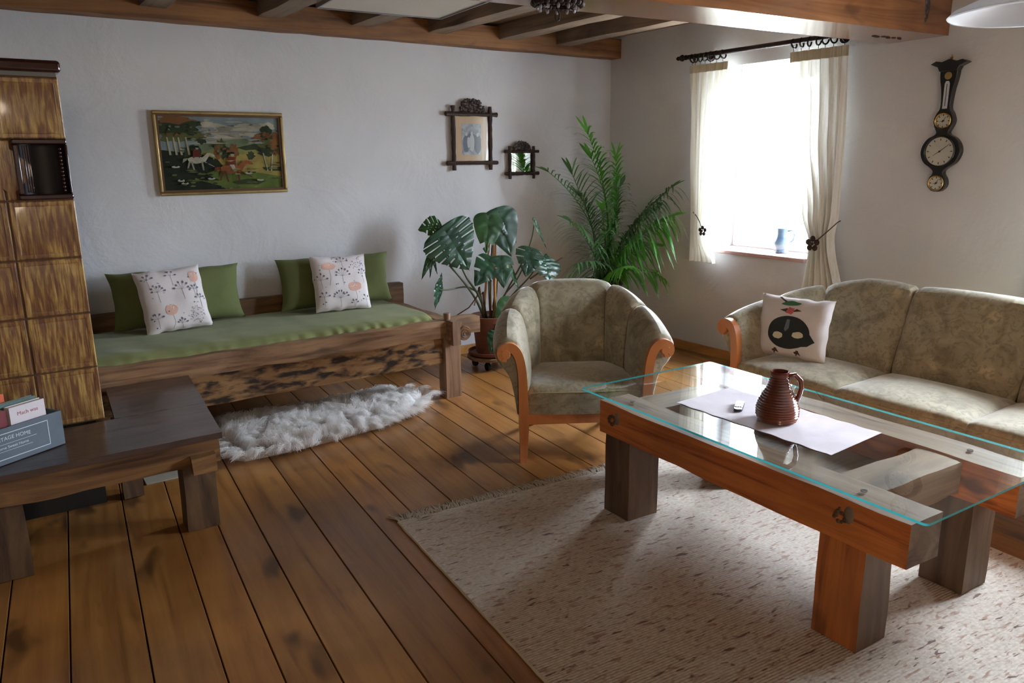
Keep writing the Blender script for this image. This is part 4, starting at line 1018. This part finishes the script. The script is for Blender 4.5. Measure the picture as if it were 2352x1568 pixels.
b = MB(); b.box2((-.29, .03, .225), (.29, .50, .262)); b.build('seat_base', M['velvet'], ch)

def bird(b, fn):
    def D(poly, mi, off=.0014): decal(b, fn, poly, mi, off)
    D([(.50+.285*cos(2*pi*k/40)*(1.0), .41+.265*sin(2*pi*k/40)) for k in range(40)], 1); D([(.74,.50),(.79,.42),(.87,.31),(.78,.24),(.70,.22)], 1, .0013)
    D(blob(.365,.35,.07,.055,18,.07,1), 2, .0022); D(blob(.63,.39,.075,.052,18,.07,3,.1), 2, .0022)
    D([(.46,.62),(.50,.62),(.50,.48),(.46,.42),(.44,.46)], 6, .0020)
    D(blob(.47,.88,.13,.035,14,.08,5,.08), 3, .0020); D([(.42,.88),(.44,.90),(.30,.985),(.27,.975)], 5, .0018); D(blob(.47,.905,.07,.03,12,.1,6), 3, .0026)
    D([(.34,.76),(.44,.80),(.46,.72)], 5, .0018); D([(.50,.74),(.56,.80),(.63,.77)], 5, .0018)
    D(blob(.48,.76,.055,.06,10,.25,8), 4, .0024)
    for x in (.30,.60):
        D([(x,.10),(x+.03,.03),(x+.06,.10),(x+.10,.06),(x+.06,.14)], 5, .0018); D([(x+.03,.14),(x+.07,.14),(x+.05,.06)], 5, .0022)
r = thing('cushion', 'square white cushion printed with a round black bird wearing a green hat, on the sofa', 'cushion', (3.80, 2.665, .445), (radians(-13), 0, radians(-79)))
pillow(r, .44, .365, .12, None, 'cover', .06, 9, bird, [M['linen'], M['birdblack'], M['birdcream'], M['birdgreen'], M['birdpink'], M['birdbrown'], M['birdgrey']])

# ------------------------------------------------------------ wool rug
RA = radians(-5.2)
def rug():
    r = thing('wool_rug', 'large speckled cream wool rug with a tasselled end under the coffee table', 'rug', (1.38, 2.92, 0), RA); R = random.Random(5)
    W, L = 2.04, 3.9; b = MB()
    def fn(z):
        return lambda u, v: Vector((W*u+(.006*mnoise.noise(Vector((v*14, 3, 0))) if u < .01 or u > .99 else 0), -L*v, z+.0025*mnoise.noise(Vector((u*5, v*9, 0)))*(1 if z > .005 else 0)))
    b.grid(fn(.012), 80, 120); b.grid(fn(.0005), 4, 120); 
    ft = fn(.012); fb = fn(.0005)
    for uu in (0, 1): b.add([ft(uu, j/120) for j in range(121)]+[fb(uu, j/120) for j in range(121)], [(j, j+1, j+122, j+121) for j in range(120)], 1, True)
    for vv in (0, 1): b.add([ft(i/80, vv) for i in range(81)]+[Vector((W*i/80, -L*vv, .0005)) for i in range(81)], [(i, i+1, i+82, i+81) for i in range(80)], 0, True)
    b.build('woven_field', [M['rug'], M['hem']], r, recalc=False)
    b = MB(); b.tube([(.0+.004*mnoise.noise(Vector((k*.6, 0, 0))), -L*k/100, .007) for k in range(101)], .006, 6); b.build('binding', M['hem'], r, 'pale bound long edge')
    b = MB()
    for k in range(150):
        x = W*(k+.5)/150
        for q in range(4):
            a = R.uniform(-.5,.5)+pi/2; l = R.uniform(.06,.10); p = Vector((x+R.uniform(-.004,.004), -.003, .008)); pts = []
            for e in range(5):
                t = e/4; pts.append(p+Vector((cos(a)*l*t+.006*sin(t*4+k), sin(a)*l*t, -.003*t+.004*sin(t*3))))
            b.tube(pts, [.0026,.003,.0027,.0022,.0014], 4, 0, False)
    o = b.build('fringe', M['fringe'], r, 'knotted wool fringe', recalc=False); o['kind'] = 'stuff'
rug()

def faces_by_normal(o, rules):
    me = o.data
    for p in me.polygons:
        for ax, sg, mi in rules:
            if p.normal[ax]*sg > .75: p.material_index = mi
# ---------------------------------------------------------- coffee table
TR = radians(-2.5); TC = Vector((2.59, 1.82, 0)); RUGZ = .0135
def knot(b, x, y, z, s=1):
    Rr = random.Random(int(y*100))
    b.lathe([(.012*s, .010*s), (.02*s, .014*s), (.028*s, .008*s), (.036*s, -.002)], 16, (x, y, z), 0, Matrix.Rotation(-pi/2, 3, 'Y'))
def table():
    r = thing('coffee_table', 'heavy coffee table of old reddish beams on four block legs', 'table', (TC.x, TC.y, RUGZ), TR)
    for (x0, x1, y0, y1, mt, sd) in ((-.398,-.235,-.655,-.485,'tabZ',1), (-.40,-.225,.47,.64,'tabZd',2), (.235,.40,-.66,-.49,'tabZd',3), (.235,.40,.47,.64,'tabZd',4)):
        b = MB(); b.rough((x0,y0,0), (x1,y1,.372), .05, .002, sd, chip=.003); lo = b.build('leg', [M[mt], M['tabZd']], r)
        if mt == 'tabZ': faces_by_normal(lo, [(1,-1,1)])  # near leg's side face darkened, its shade put into the colour
    for s, sd in ((-1,5), (1,6)):
        xa, xb = (-.405,-.235) if s < 0 else (.235,.405)
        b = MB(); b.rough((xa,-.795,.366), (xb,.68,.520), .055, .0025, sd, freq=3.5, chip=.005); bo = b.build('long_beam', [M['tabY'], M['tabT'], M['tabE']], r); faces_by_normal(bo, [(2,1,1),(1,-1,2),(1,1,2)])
        if s < 0:
            for y, z in ((-.56,.455), (.585,.45)):
                b = MB(); R4 = random.Random(int(y*50))
                for k in range(9): b.sphere((xa-.001, y+R4.uniform(.012,.028)*cos(k*.7), z+R4.uniform(.010,.026)*sin(k*.7)), R4.uniform(.006,.013), 8, 0, (.6, R4.uniform(.7,1.4), 1))
                b.build('knot', M['tabZd'], bo, 'rough dark knot in the beam')
                b = MB(); b.sphere((xa+.001, y-.03, z+.012), .026, 12, 0, (.18, .8, 1.2)); b.build('knot_hole', M['joist'], bo, 'dark knot hole')
    for y0, y1, sd in ((-.60,-.43,7), (.44,.62,8)):
        b = MB(); b.rough((-.234,y0,.385), (.234,y1,.512), .05, .005, sd, chip=.01); b.build('cross_beam', M['tabX'], r)
    b = MB(); b.rough((-.233,-.42,.375), (.233,.43,.405), .08, .003, 9); b.build('lower_board', M['tabX'], r)
    g = thing('glass_top', 'clear glass tabletop with a teal edge lying on the coffee table', 'tabletop', (TC.x, TC.y, RUGZ+.530), TR)
    x0, x1, y0, y1 = -.40, .45, -.835, .825; c = .018; T = .008
    out = []
    for (cx, cy, a0) in ((x1-c,y1-c,0), (x0+c,y1-c,90), (x0+c,y0+c,180), (x1-c,y0+c,270)):
        for k in range(6): a = radians(a0+18*k); out.append((cx+c*cos(a), cy+c*sin(a)))
    n = len(out); b = MB()
    b.add([(x, y, T) for x, y in out], [tuple(range(n))], 0); b.add([(x, y, 0) for x, y in out], [tuple(reversed(range(n)))], 0)
    b.add([(x, y, T) for x, y in out]+[(x, y, 0) for x, y in out], [(i, i+n, (i+1) % n+n, (i+1) % n) for i in range(n)], 1)
    b.build('glass_sheet', [M['glass'], M['edge']], g, recalc=False)
    for (x, y) in ((-.32,-.58), (.32,-.58), (-.32,.55), (.32,.55)):
        b = MB(); b.lathe([(0,0),(.011,0),(.011,-.004),(0,-.004)], 16, (x, y, 0)); b.build('clear_pad', M['crystal'], g)
table()
GZ = RUGZ+.538
def w2(x, y):    # table local -> world
    return TC.x+x*cos(TR)-y*sin(TR), TC.y+x*sin(TR)+y*cos(TR)
def runner():
    r = bpy.data.objects
    pts = [(2.415,2.235),(2.775,2.245),(2.765,1.50),(2.405,1.48)]
    z = GZ+.0008; cx = sum(p[0] for p in pts)/4; cy = sum(p[1] for p in pts)/4
    def f(dz):
        return lambda u, v: Vector((((pts[0][0]*(1-u)+pts[1][0]*u)*(1-v)+(pts[3][0]*(1-u)+pts[2][0]*u)*v)-cx+.003*sin(v*40)*(1 if u < .02 or u > .98 else 0), ((pts[0][1]*(1-u)+pts[1][1]*u)*(1-v)+(pts[3][1]*(1-u)+pts[2][1]*u)*v)-cy, dz+.0012*(1+mnoise.noise(Vector((u*4, v*9, 0))))*.5))
    b = MB(); b.grid(f(.0012), 24, 48); b.grid(lambda u, v: f(0)(u, v)*1, 24, 48)
    o = b.build('table_runner', M['runner'], None, recalc=False); o.location = (cx, cy, z)
    tag(o, 'pale pinkish cloth runner lying on the glass tabletop', 'table runner')
runner()
RZ2 = GZ+.0034
def jug():
    r = thing('jug', 'brown ribbed ceramic jug with a loop handle on the table runner', 'jug', (2.565, 1.83, RZ2), radians(-48)); H = .205
    prof = [(0, .0), (.066, .0), (.073, .006)]
    def rad(t):
        pts = [(0,.076),(.1,.083),(.25,.084),(.4,.076),(.55,.062),(.68,.048),(.8,.040),(.92,.036),(1,.036)]
        for (a, x), (c, y) in zip(pts[:-1], pts[1:]):
            if t <= c: k = (t-a)/(c-a); return x+(y-x)*k
        return .036
    nr = 19; steps = nr*6
    for i in range(steps+1):
        t = i/steps; prof.append((rad(t)+.0018*cos(2*pi*nr*t)*(1 if t < .93 else .2), .006+(H-.012)*t))
    prof += [(.037, H-.002), (.034, H), (.030, H-.002), (.030, H-.03), (.04, .12), (.06, .05), (0, .02)]
    b = MB(); b.lathe(prof, 56); b.build('body', M['jug'], r)
    b = MB(); b.lathe([(.0372,H-.006),(.037,H),(.034,H+.002),(.0305,H),(.0302,H-.03)], 40); b.build('rim', M['jugin'], r, 'dark red glazed rim')
    b = MB(); b.tube([(.034, 0, .188), (.058, 0, .193), (.080, 0, .172), (.085, 0, .14), (.079, 0, .11), (.070, 0, .085), (.074, 0, .06)], [.010, .011, .011, .010, .010, .010, .007], 12); b.build('handle', M['jug'], r)
jug()
def remote():
    r = thing('remote_control', 'small white and black remote control on the table runner', 'remote control', (2.565, 2.02, RZ2), radians(-26)); r.rotation_euler = (0, 0, radians(-57))
    L, W = .115, .036
    out = []
    for k in range(9): a = pi+pi*k/8; out.append((W/2*cos(a), -L/2+.018+.018*sin(a)))
    out += [(W/2, L/2), (-W/2, L/2)]
    b = MB(); b.prism(out, .013, Matrix.Identity(4), 0, .001); b.build('body', M['remblack'], r, bevel=.002)
    b = MB(); b.box2((-W/2+.001,-L/2+.032,.0125), (W/2-.001,L/2-.002,.0145)); b.build('face', M['remwhite'], r, 'silver white key face', bevel=.0008)
    for j in range(5):
        for i in range(3):
            b = MB(); b.box2((-.0135+.0095*i,-.022+.0145*j,.0144), (-.0065+.0095*i,-.015+.0145*j,.016)); b.build('button', M['remblack'], r)
remote()

# ------------------------------------------------------------------ plants
def oriented(b, fn, j, tip, up, nu, nv, mi, keep=None):
    pass
def leafblade(j, tip, width, nrm, mat, parent, slits=6, holes=True, seed=0, droop=.15, name='leaf', heart=1.0):
    """split heart-shaped blade from petiole joint j to tip"""
    R = random.Random(seed); j = Vector(j); tip = Vector(tip); Y = (tip-j); L = Y.length; Y.normalize(); nz = Vector(nrm); nz = (nz-Y*nz.dot(Y)).normalized(); X = Y.cross(nz)
    b = MB(); nt_, ns = 46, 10
    def outline(t):   # t 0 base .. 1 tip
        th = radians(158)*(1-t)**.92
        q = (.60*sin(th)**.9+.0) if False else 0
        # heart outline in leaf space (x across, y along)
        x = width/2*(sin(pi*min(1, t*1.02)**.62))**.85 if t < .98 else width/2*.0
        y = -.16*heart*L+(1.16*L)*(t**1.25)
        return x, y
    for sd in (-1, 1):
        vs = []; cut = []
        for i in range(nt_+1):
            t = i/nt_; mx, my = 0, L*.92*t**1.5; ox, oy = outline(t)
            ph = (t*slits) % 1.0; wv = 1.0
            if slits: wv = 1-.05*(1-abs(2*ph-1))**2
            for k in range(ns+1):
                s = k/ns; x = sd*(ox*s*wv); y = my+(oy-my)*(s**.9)+.03*L*s*s
                z = -.10*width*s*s*0-droop*L*(y/L)**2*.5-.10*abs(x)**1.4*1.2+.006*mnoise.noise(Vector((t*9+seed, s*2, sd)))+.004*sin(ph*2*pi)*s
                vs.append(j+X*x+Y*y+nz*(z+.06*width*s*(1-s)))
        fs = []
        for i in range(nt_):
            ph = (((i+.5)/nt_)*slits) % 1.0; t = (i+.5)/nt_
            for k in range(ns):
                s = (k+.5)/ns
                if slits and ph > .80 and .12 < t < .9 and s > .42: continue
                if holes and slits and .35 < ph < .5 and .16 < s < .30 and .1 < t < .7: continue
                a = i*(ns+1)+k; q = (a, a+1, a+ns+2, a+ns+1); fs.append(q if sd > 0 else q[::-1])
        b.add(vs, fs, 0, True)
    o = b.build(name, mat, parent, recalc=False, merge=True); return o
def monstera():
    P0 = Vector((3.20, 4.93, 0)); r = thing('potted_monstera', 'potted monstera with dark split leaves between the daybed and the armchair', 'plant', (P0.x, P0.y, .118))
    O = Vector((P0.x, P0.y, .118))
    b = MB(); b.lathe([(0,.0),(.105,.0),(.115,.01),(.135,.20),(.14,.255),(.158,.258),(.162,.30),(.152,.302),(.145,.28),(.12,.265),(0,.262)], 36); b.build('pot', M['terra'], r)
    b = MB(); b.lathe([(0,0),(.15,0),(.175,.012),(.18,.035),(.172,.036),(.16,.015),(0,.006)], 36, (0,0,-.012)); b.build('saucer', M['terra'], r)
    b = MB(); b.lathe([(0,.275),(.10,.270),(.144,.262)], 24); b.build('soil', M['soil'], r)
    S = Vector((0, 0, .27))
    for (a, c) in (((-.05,.03,.25),(.01,0,.955)), ((.06,.02,.25),(.03,.0,.97)), ((.0,-.06,.25),(.045,-.02,.93))):
        b = MB(); b.tube([a, c], [.010,.0075], 8); b.build('cane', M['cane'], r, 'pale bamboo support cane')
    V = Vector
    def w(x, y, z): return V((x, y, z))-O
    stems = [[w(3.15,4.93,.38), w(3.05,4.90,.56), w(2.92,4.87,.72), w(2.80,4.84,.84)], [w(3.17,4.93,.38), w(3.08,4.90,.58), w(2.95,4.86,.74), w(2.88,4.84,.86)],
             [w(3.2,4.93,.38), w(3.2,4.93,.7), w(3.22,4.9,1.08)], [w(3.24,4.93,.38), w(3.3,4.9,.55), w(3.42,4.88,.68), w(3.52,4.88,.84)], [w(3.26,4.94,.38), w(3.4,4.92,.55), w(3.55,4.9,.68), w(3.64,4.9,.78)],
             [w(3.24,4.93,.38), w(3.35,4.93,.58), w(3.52,4.93,.82), w(3.60,4.93,.98), w(3.63,4.93,1.13)], [w(3.1,4.93,.60), w(2.98,4.92,.66), w(2.82,4.9,.66), w(2.74,4.9,.665)],
             [w(3.2,4.93,.38), w(3.17,4.9,.62), w(3.16,4.88,.82)], [w(3.22,4.93,.38), w(3.24,4.9,.6), w(3.23,4.86,.82)], [w(3.2,4.9,.38), w(3.25,4.85,.52), w(3.30,4.80,.50)],
             [w(3.6,4.95,.66), w(3.75,4.97,.72), w(3.95,4.98,.80)]]
    for i, s in enumerate(stems):
        pts = []
        for k in range(len(s)-1):
            for q in range(5):
                t = q/5; p0 = s[max(k-1,0)]; p3 = s[min(k+2,len(s)-1)]; pts.append(.5*((2*s[k])+(-p0+s[k+1])*t+(2*p0-5*s[k]+4*s[k+1]-p3)*t*t+(-p0+3*s[k]-3*s[k+1]+p3)*t**3))
        pts.append(s[-1]); b = MB(); b.tube(pts, [.011-.005*k/len(pts) if i < 2 else .008-.004*k/len(pts) for k in range(len(pts))], 8); b.build('stem', M['stem'] if i != 10 else M['root'], r)
    for k in range(4):
        a = k*1.6; b = MB(); b.tube([w(3.17+.03*cos(a), 4.92+.03*sin(a), .38), w(3.15+.07*cos(a), 4.9+.05*sin(a), .55+.05*k), w(3.12+.10*cos(a), 4.88+.08*sin(a), .60-.04*k)], [.010,.008,.006], 8); b.build('aerial_root', M['root'], r)
    b = MB(); b.tube([w(3.08,4.90,.60), w(3.0,4.92,.5), w(2.95,5.0,.44), w(2.88,5.1,.35)], .005, 6); b.build('aerial_root', M['root'], r)
    lf = [  # joint, tip, width, normal, material, slits, seed, droop
        ((2.76,4.83,1.10),(2.93,4.78,.81),.44,(-.35,-.85,.45),'leaf',8,1,.10), ((2.76,4.90,1.12),(2.60,4.90,1.14),.24,(-.1,-.7,.7),'leaf2',5,2,.5),
        ((3.18,4.90,1.17),(3.11,4.84,.91),.24,(-.3,-.95,.05),'leaf2',1,3,.0), ((3.26,4.89,1.20),(3.34,4.84,.87),.30,(-.1,-.97,-.12),'leaf',0,4,.0), ((3.32,4.88,1.12),(3.40,4.86,.97),.14,(.3,-.9,.1),'leaf',0,11,.0),
        ((3.17,4.86,.85),(2.99,4.80,.69),.22,(-.2,-.8,.4),'leaf',3,5,.2), ((3.24,4.84,.86),(3.21,4.74,.66),.21,(-.2,-.75,.5),'leaf',2,6,.2),
        ((3.54,4.86,.90),(3.44,4.78,.72),.24,(-.1,-.7,.65),'leaf',4,7,.2), ((3.66,4.84,.82),(3.62,4.70,.66),.30,(.1,-.65,.75),'leaf',5,8,.2), ((3.72,4.9,.82),(3.84,4.85,.72),.16,(.3,-.6,.6),'leaf',2,12,.2),
        ((2.74,4.9,.70),(2.69,4.88,.53),.12,(.5,-.8,.1),'leaf',0,9,.1), ((2.73,4.9,.68),(2.76,4.89,.79),.10,(.5,-.7,.1),'leaf',0,13,.1),
        ((3.31,4.80,.52),(3.15,4.72,.22),.22,(-.2,-.9,.2),'leaf2',0,10,.12), ((3.15,4.74,.30),(3.06,4.72,.18),.17,(-.3,-.9,.3),'leaf',0,14,.3), ((3.36,4.88,.78),(3.42,4.84,.60),.13,(.6,-.7,.2),'leaf2',0,15,.1),
        ((3.63,4.93,1.12),(3.73,4.91,.90),.055,(.3,-.9,.2),'leaf2',0,16,.0), ((2.66,4.88,.92),(2.57,4.86,.76),.05,(-.3,-.9,.2),'leaf2',0,17,.0), ((2.67,4.88,.92),(2.64,4.86,.77),.045,(.3,-.9,.2),'leaf',0,18,.0), ((2.68,4.88,.92),(2.70,4.86,.79),.04,(.3,-.9,.2),'leaf',0,19,.0)]
    for (a, t, wd, nm, mt, sl, sd, dr) in lf: leafblade(V(a)-O, V(t)-O, wd, nm, M[mt], r, sl, sl > 3, sd, dr)
    b = MB(); b.tube([w(2.80,4.84,.86), w(2.74,4.86,.98), w(2.68,4.88,.93)], .005, 6); b.build('stem', M['stem'], r)
    b = MB(); b.tube([w(2.80,4.84,.84), w(2.78,4.86,1.0), w(2.76,4.86,1.12)], .006, 6); b.build('stem', M['stem'], r)
    # trolley
    t = thing('plant_trolley', 'round wooden plant trolley on castors under the monstera pot', 'plant trolley', (P0.x, P0.y, 0))
    b = MB(); b.lathe([(0,.08),(.185,.08),(.19,.085),(.19,.10),(.186,.105),(0,.105)], 36); b.build('board', M['oldwood'], t)
    for k in range(4):
        a = pi/4+k*pi/2; x, y = .13*cos(a), .13*sin(a); b = MB(); b.lathe([(0,.012),(.03,.012),(.032,.006),(.032,-.006),(.03,-.012),(0,-.012)], 16, (x, y, .033), 0, Matrix.Rotation(pi/2, 3, 'Y')); b.box2((x-.012, y-.012, .045), (x+.012, y+.012, .08)); b.build('castor', M['rubber'], t)
monstera()
def frond(parent, base, mid, tip, n, ll, lw, mat, seed, twist=0.0, hang=.4, start=.25):
    n = int(n*.92); lw *= 1.05; ll *= 1.45; start = max(.18, start-.06)
    R = random.Random(seed); A, B_, C = Vector(base), Vector(mid), Vector(tip); b = MB()
    P = lambda t: A*(1-t)**2+B_*2*t*(1-t)+C*t*t
    pts = [P(i/20) for i in range(21)]; b.tube(pts, [.0065*(1-.8*i/20)+.0008 for i in range(21)], 6)
    for i in range(n):
        t = start+(1-start)*i/(n-1); p = P(t); d = (P(min(1, t+.02))-P(t-.02)).normalized(); side = d.cross(Vector((0,0,1)))
        side = side.normalized() if side.length > .05 else Vector((1,0,0)); side = (side*cos(twist)+d.cross(side)*sin(twist)).normalized(); e = min(1, 1.15-(t-.45)**2*2.2) if t < .98 else .7
        L = ll*max(.35, e)*R.uniform(.75,1.15)
        for s in (-1, 1):
            dr = (side*s*1.0+d*(.62+.45*t)+Vector((R.uniform(-.2,.2), R.uniform(-.2,.2), .12))).normalized(); w_ = dr.cross(Vector((0,0,1))).cross(dr).cross(dr).normalized(); 
            vs = []; K = 5
            for k in range(K+1):
                u = k/K; q = p+dr*L*u+Vector((0,0,-hang*L*u*u)); ww = lw*sin(pi*min(1, .12+u*.88))**.7*(1 if k < K else .05); vs += [q-w_*ww, q+w_*ww+Vector((0,0,.0))]
            b.add(vs, [(2*k, 2*k+1, 2*k+3, 2*k+2) for k in range(K)], 0, True)
    d = (C-B_).normalized(); sd = d.cross(Vector((0,0,1))); sd = sd.normalized() if sd.length > .05 else Vector((1,0,0))
    for sg in (-1, 1):
        dr = (d+sd*.22*sg).normalized(); w_ = (sd*cos(twist)+d.cross(sd)*sin(twist)).normalized(); vs = []
        for k in range(7):
            u = k/6; q = C-d*.01+dr*ll*.55*u+Vector((0,0,-.03*u*u)); ww = lw*1.7*sin(pi*min(1, .1+u*.9))**.7; vs += [q-w_*ww, q+w_*ww]
        b.add(vs, [(2*k, 2*k+1, 2*k+3, 2*k+2) for k in range(6)], 0, True)
    lim = []
    for v in b.v:      # leaflets bend away from the walls and the curtain
        mx = .24 if v[1] < -.35 else .36; x, y = v[0], v[1]
        if x > mx: x = mx+.03*math.tanh((x-mx)/.1)
        if y > .36: y = .36+.03*math.tanh((y-.36)/.1)
        lim.append((x, y, v[2]))
    b.v = lim
    return b.build('frond', mat, parent, recalc=False)
def palm():
    P0 = Vector((4.38, 4.97, 0)); r = thing('potted_palm', 'tall potted areca palm with feathery fronds in the corner beside the window', 'plant', P0)
    b = MB(); b.lathe([(0,.0),(.12,.0),(.13,.01),(.165,.50),(.18,.54),(.18,.575),(.168,.575),(.16,.53),(0,.52)], 32); b.build('planter', M['darkpot'], r)
    b = MB(); b.lathe([(0,.545),(.158,.535)], 24); b.build('soil', M['soil'], r)
    B0 = Vector((0, 0, .54)); w = lambda x, y, z: Vector((x, y, z))-P0
    F_ = [((4.47,4.9,1.2),(4.14,4.90,1.79),34,.26,.010,'palm',.0,.5,.30), ((4.52,4.9,1.1),(4.22,4.95,1.60),30,.24,.010,'palm',.4,.5,.25),
          ((4.30,4.9,1.15),(3.70,4.85,1.50),30,.19,.006,'palmd',.3,.5,.25), ((4.25,4.9,1.0),(4.02,4.95,1.48),26,.24,.007,'palmd',.6,.3,.3),
          ((4.50,5.0,1.0),(4.68,5.1,1.36),22,.20,.011,'palmd',.5,.5,.35), ((4.45,4.8,1.10),(4.70,4.45,1.36),28,.24,.009,'palmd',.2,.8,.3),
          ((4.50,4.75,1.0),(4.68,4.42,1.14),28,.22,.010,'palm',.5,1.0,.25), ((4.5,4.8,.75),(4.70,4.50,.62),14,.16,.012,'palm',.4,.6,.3),
          ((4.2,4.85,.9),(3.86,4.78,1.12),22,.20,.008,'palmd',.2,.8,.25), ((4.2,4.8,.8),(3.90,4.72,.78),20,.18,.008,'palmd',.5,.7,.3),
          ((4.40,4.8,1.0),(4.30,4.72,1.34),26,.20,.008,'palmd',.9,.6,.2), ((4.42,4.85,.8),(4.46,4.62,1.0),22,.17,.008,'palm',.2,.9,.2), ((4.36,4.8,.7),(4.28,4.58,.74),18,.15,.007,'palm',.3,.7,.2), ((4.35,4.85,.85),(4.15,4.68,1.0),20,.18,.007,'palmd',.7,.7,.2), ((4.45,4.8,.85),(4.55,4.55,.90),20,.16,.007,'palm',.9,.8,.2),
          ((4.42,4.85,1.1),(4.34,4.78,1.60),28,.22,.010,'palm',1.2,.5,.2), ((4.30,4.95,1.1),(4.12,4.98,1.30),24,.22,.008,'palmd',.1,.4,.2), ((4.55,4.9,.9),(4.70,4.70,1.16),24,.20,.008,'palmd',1.1,.7,.2),
          ((4.36,4.9,.9),(4.22,4.8,1.18),22,.20,.008,'palm',.1,.8,.2), ((4.48,4.85,.9),(4.56,4.62,1.22),22,.20,.008,'palmd',.1,.9,.2)]
    for i, (m_, t, n, ll, lw, mt, tw, hg, st) in enumerate(F_):
        frond(r, B0+Vector((.05*cos(i*2.1), .05*sin(i*2.1), 0)), w(*m_), w(*t), n, ll, lw, M[mt], i+3, tw, hg, st)
palm()

# ------------------------------------------------------------ ceiling things
def ceiling_lamp():
    r = thing('ceiling_lamp', 'square cream glass ceiling lamp mounted under the joists', 'lamp', (2.055, 3.925, 2.50), radians(-4)); h = .375
    b = MB(); b.box2((-h+.03,-h+.03,-.03), (h-.03,h-.03,0)); b.build('housing', M['whitepaint'], r)
    b = MB(); b.box2((-h,-h,-.082), (h,h,-.072)); b.box2((-h,-h,-.072), (-h+.006,h,-.03)); b.box2((h-.006,-h,-.072), (h,h,-.03)); b.box2((-h+.006,h-.006,-.072), (h-.006,h,-.03)); b.box2((-h+.006,-h,-.072), (h-.006,-h+.006,-.03)); b.build('shade', M['panelglass'], r, bevel=.004)
    b = MB()
    for s in (-1, 1): b.box2((s*h-.005,-h-.004,-.088), (s*h+.005,h+.004,-.066)); b.box2((-h-.004,s*h-.005,-.088), (h+.004,s*h+.005,-.066))
    b.build('metal_rim', M['steel'], r)
ceiling_lamp()
r = thing('pendant_lamp', 'white opal glass pendant lamp shade at the top right', 'lamp', (2.99, 1.22, 2.045))
b = MB(); b.lathe([(.285,.0),(.29,.006),(.275,.022),(.20,.055),(.13,.10),(.075,.15),(.04,.18),(.035,.178),(.07,.145),(.125,.094),(.195,.048),(.265,.016),(.283,.002)], 56); b.build('shade', M['opal'], r)
b = MB(); b.lathe([(0,.25),(.02,.25),(.035,.22),(.045,.175),(0,.17)], 24); b.tube([(0,0,.24),(0,0,CZ-2.045-.02)], .004, 8); b.lathe([(0,CZ-2.045),(.05,CZ-2.045),(.045,CZ-2.04),(0,CZ-2.045)], 24); b.build('fitting', M['brass'], r)
b = MB(); b.sphere((0,0,.10), .032, 14); b.build('bulb', M['opal'], r)
r = thing('ceiling_hook', 'dark ornate ceiling rosette with crystal drops and an iron hook on the beam underside', 'ceiling hook', (2.24, 2.865, 2.272))
b = MB()
for k in range(22):
    a = 2*pi*k/22; b.sphere((.115*cos(a), .09*sin(a), -.012), .016, 8, 0, (1,1,.9)); b.sphere((.075*cos(a+.2), .055*sin(a+.2), -.016), .014, 8)
b.build('rosette', M['iron'], r)
for k in range(12):
    a = 2*pi*k/12; b = MB(); b.sphere((.095*cos(a), .075*sin(a), -.032), .008, 8, 0, (1,1,1.5)); b.build('crystal_drop', M['crystal'], r)
b = MB(); b.tube([(0,0,-.01),(0,0,-.04),(.010,0,-.055),(.008,0,-.078),(-.004,0,-.084),(-.013,0,-.072),(-.012,0,-.058)], .0035, 8); b.build('hook', M['iron'], r)

# ------------------------------------------------------------------- light
wd = bpy.data.worlds.new('World'); SC.world = wd; wd.use_nodes = True; nt = wd.node_tree; bg = nt.nodes['Background']
bg.inputs[1].default_value = 40.0
tcw = nt.nodes.new('ShaderNodeTexCoord'); sp = nt.nodes.new('ShaderNodeSeparateXYZ'); nt.links.new(tcw.outputs['Generated'], sp.inputs[0])
mr = nt.nodes.new('ShaderNodeMapRange'); mr.inputs['From Min'].default_value = -1; nt.links.new(sp.outputs['Z'], mr.inputs['Value'])
wc = ramp(nt, mr.outputs[0], [(0, (.16,.18,.185,1)), (.48, (.185,.205,.215,1)), (.52, (.30,.345,.40,1)), (1, (.80,.92,1.08,1))])   # overcast sky over pale ground
nt.links.new(wc, bg.inputs[0])
def portal(w, axis):
    l = bpy.data.lights.new('portal', 'AREA'); l.shape = 'RECTANGLE'
    o = bpy.data.objects.new('portal', l); COL.objects.link(o); l.cycles.is_portal = True
    return l, o
for w in (W1, W2):
    l, o = portal(w, 'x'); l.size = w[1]-w[0]; l.size_y = w[3]-w[2]; o.location = (5.22, (w[0]+w[1])/2, (w[2]+w[3])/2)
    o.rotation_euler = Matrix(((0,0,1),(1,0,0),(0,1,0))).to_euler()      # -Z looks to -X
# warm lamp behind the photographer
l = bpy.data.lights.new('room_lamp', 'POINT'); l.energy = 26; l.color = (1, .80, .58); l.shadow_soft_size = .3
o = bpy.data.objects.new('room_lamp', l); COL.objects.link(o); o.location = (-.6, -2.7, 2.2)

# ------------------------------------------------------------------ camera
f = 1765.; pitch = math.atan(420/f); roll = .0105; az = radians(34.6)
fw = Vector((sin(az)*cos(pitch), cos(az)*cos(pitch), -sin(pitch))); rt = Vector((cos(az), -sin(az), 0)); up = rt.cross(fw)
r2 = rt*cos(roll)-up*sin(roll); u2 = up*cos(roll)+rt*sin(roll)
cam = bpy.data.cameras.new('camera'); co = bpy.data.objects.new('camera', cam); COL.objects.link(co)
mw = Matrix((r2, u2, -fw)).transposed().to_4x4(); mw.translation = (0, 0, 1.6); co.matrix_world = mw
cam.sensor_width = 36; cam.lens = 36*f/2352; cam.clip_start = .02
SC.camera = co
SC.view_settings.view_transform = 'Standard'; SC.view_settings.look = 'None'; SC.view_settings.gamma = 1; SC.view_settings.use_curve_mapping = False
SC.view_settings.exposure = 1.95
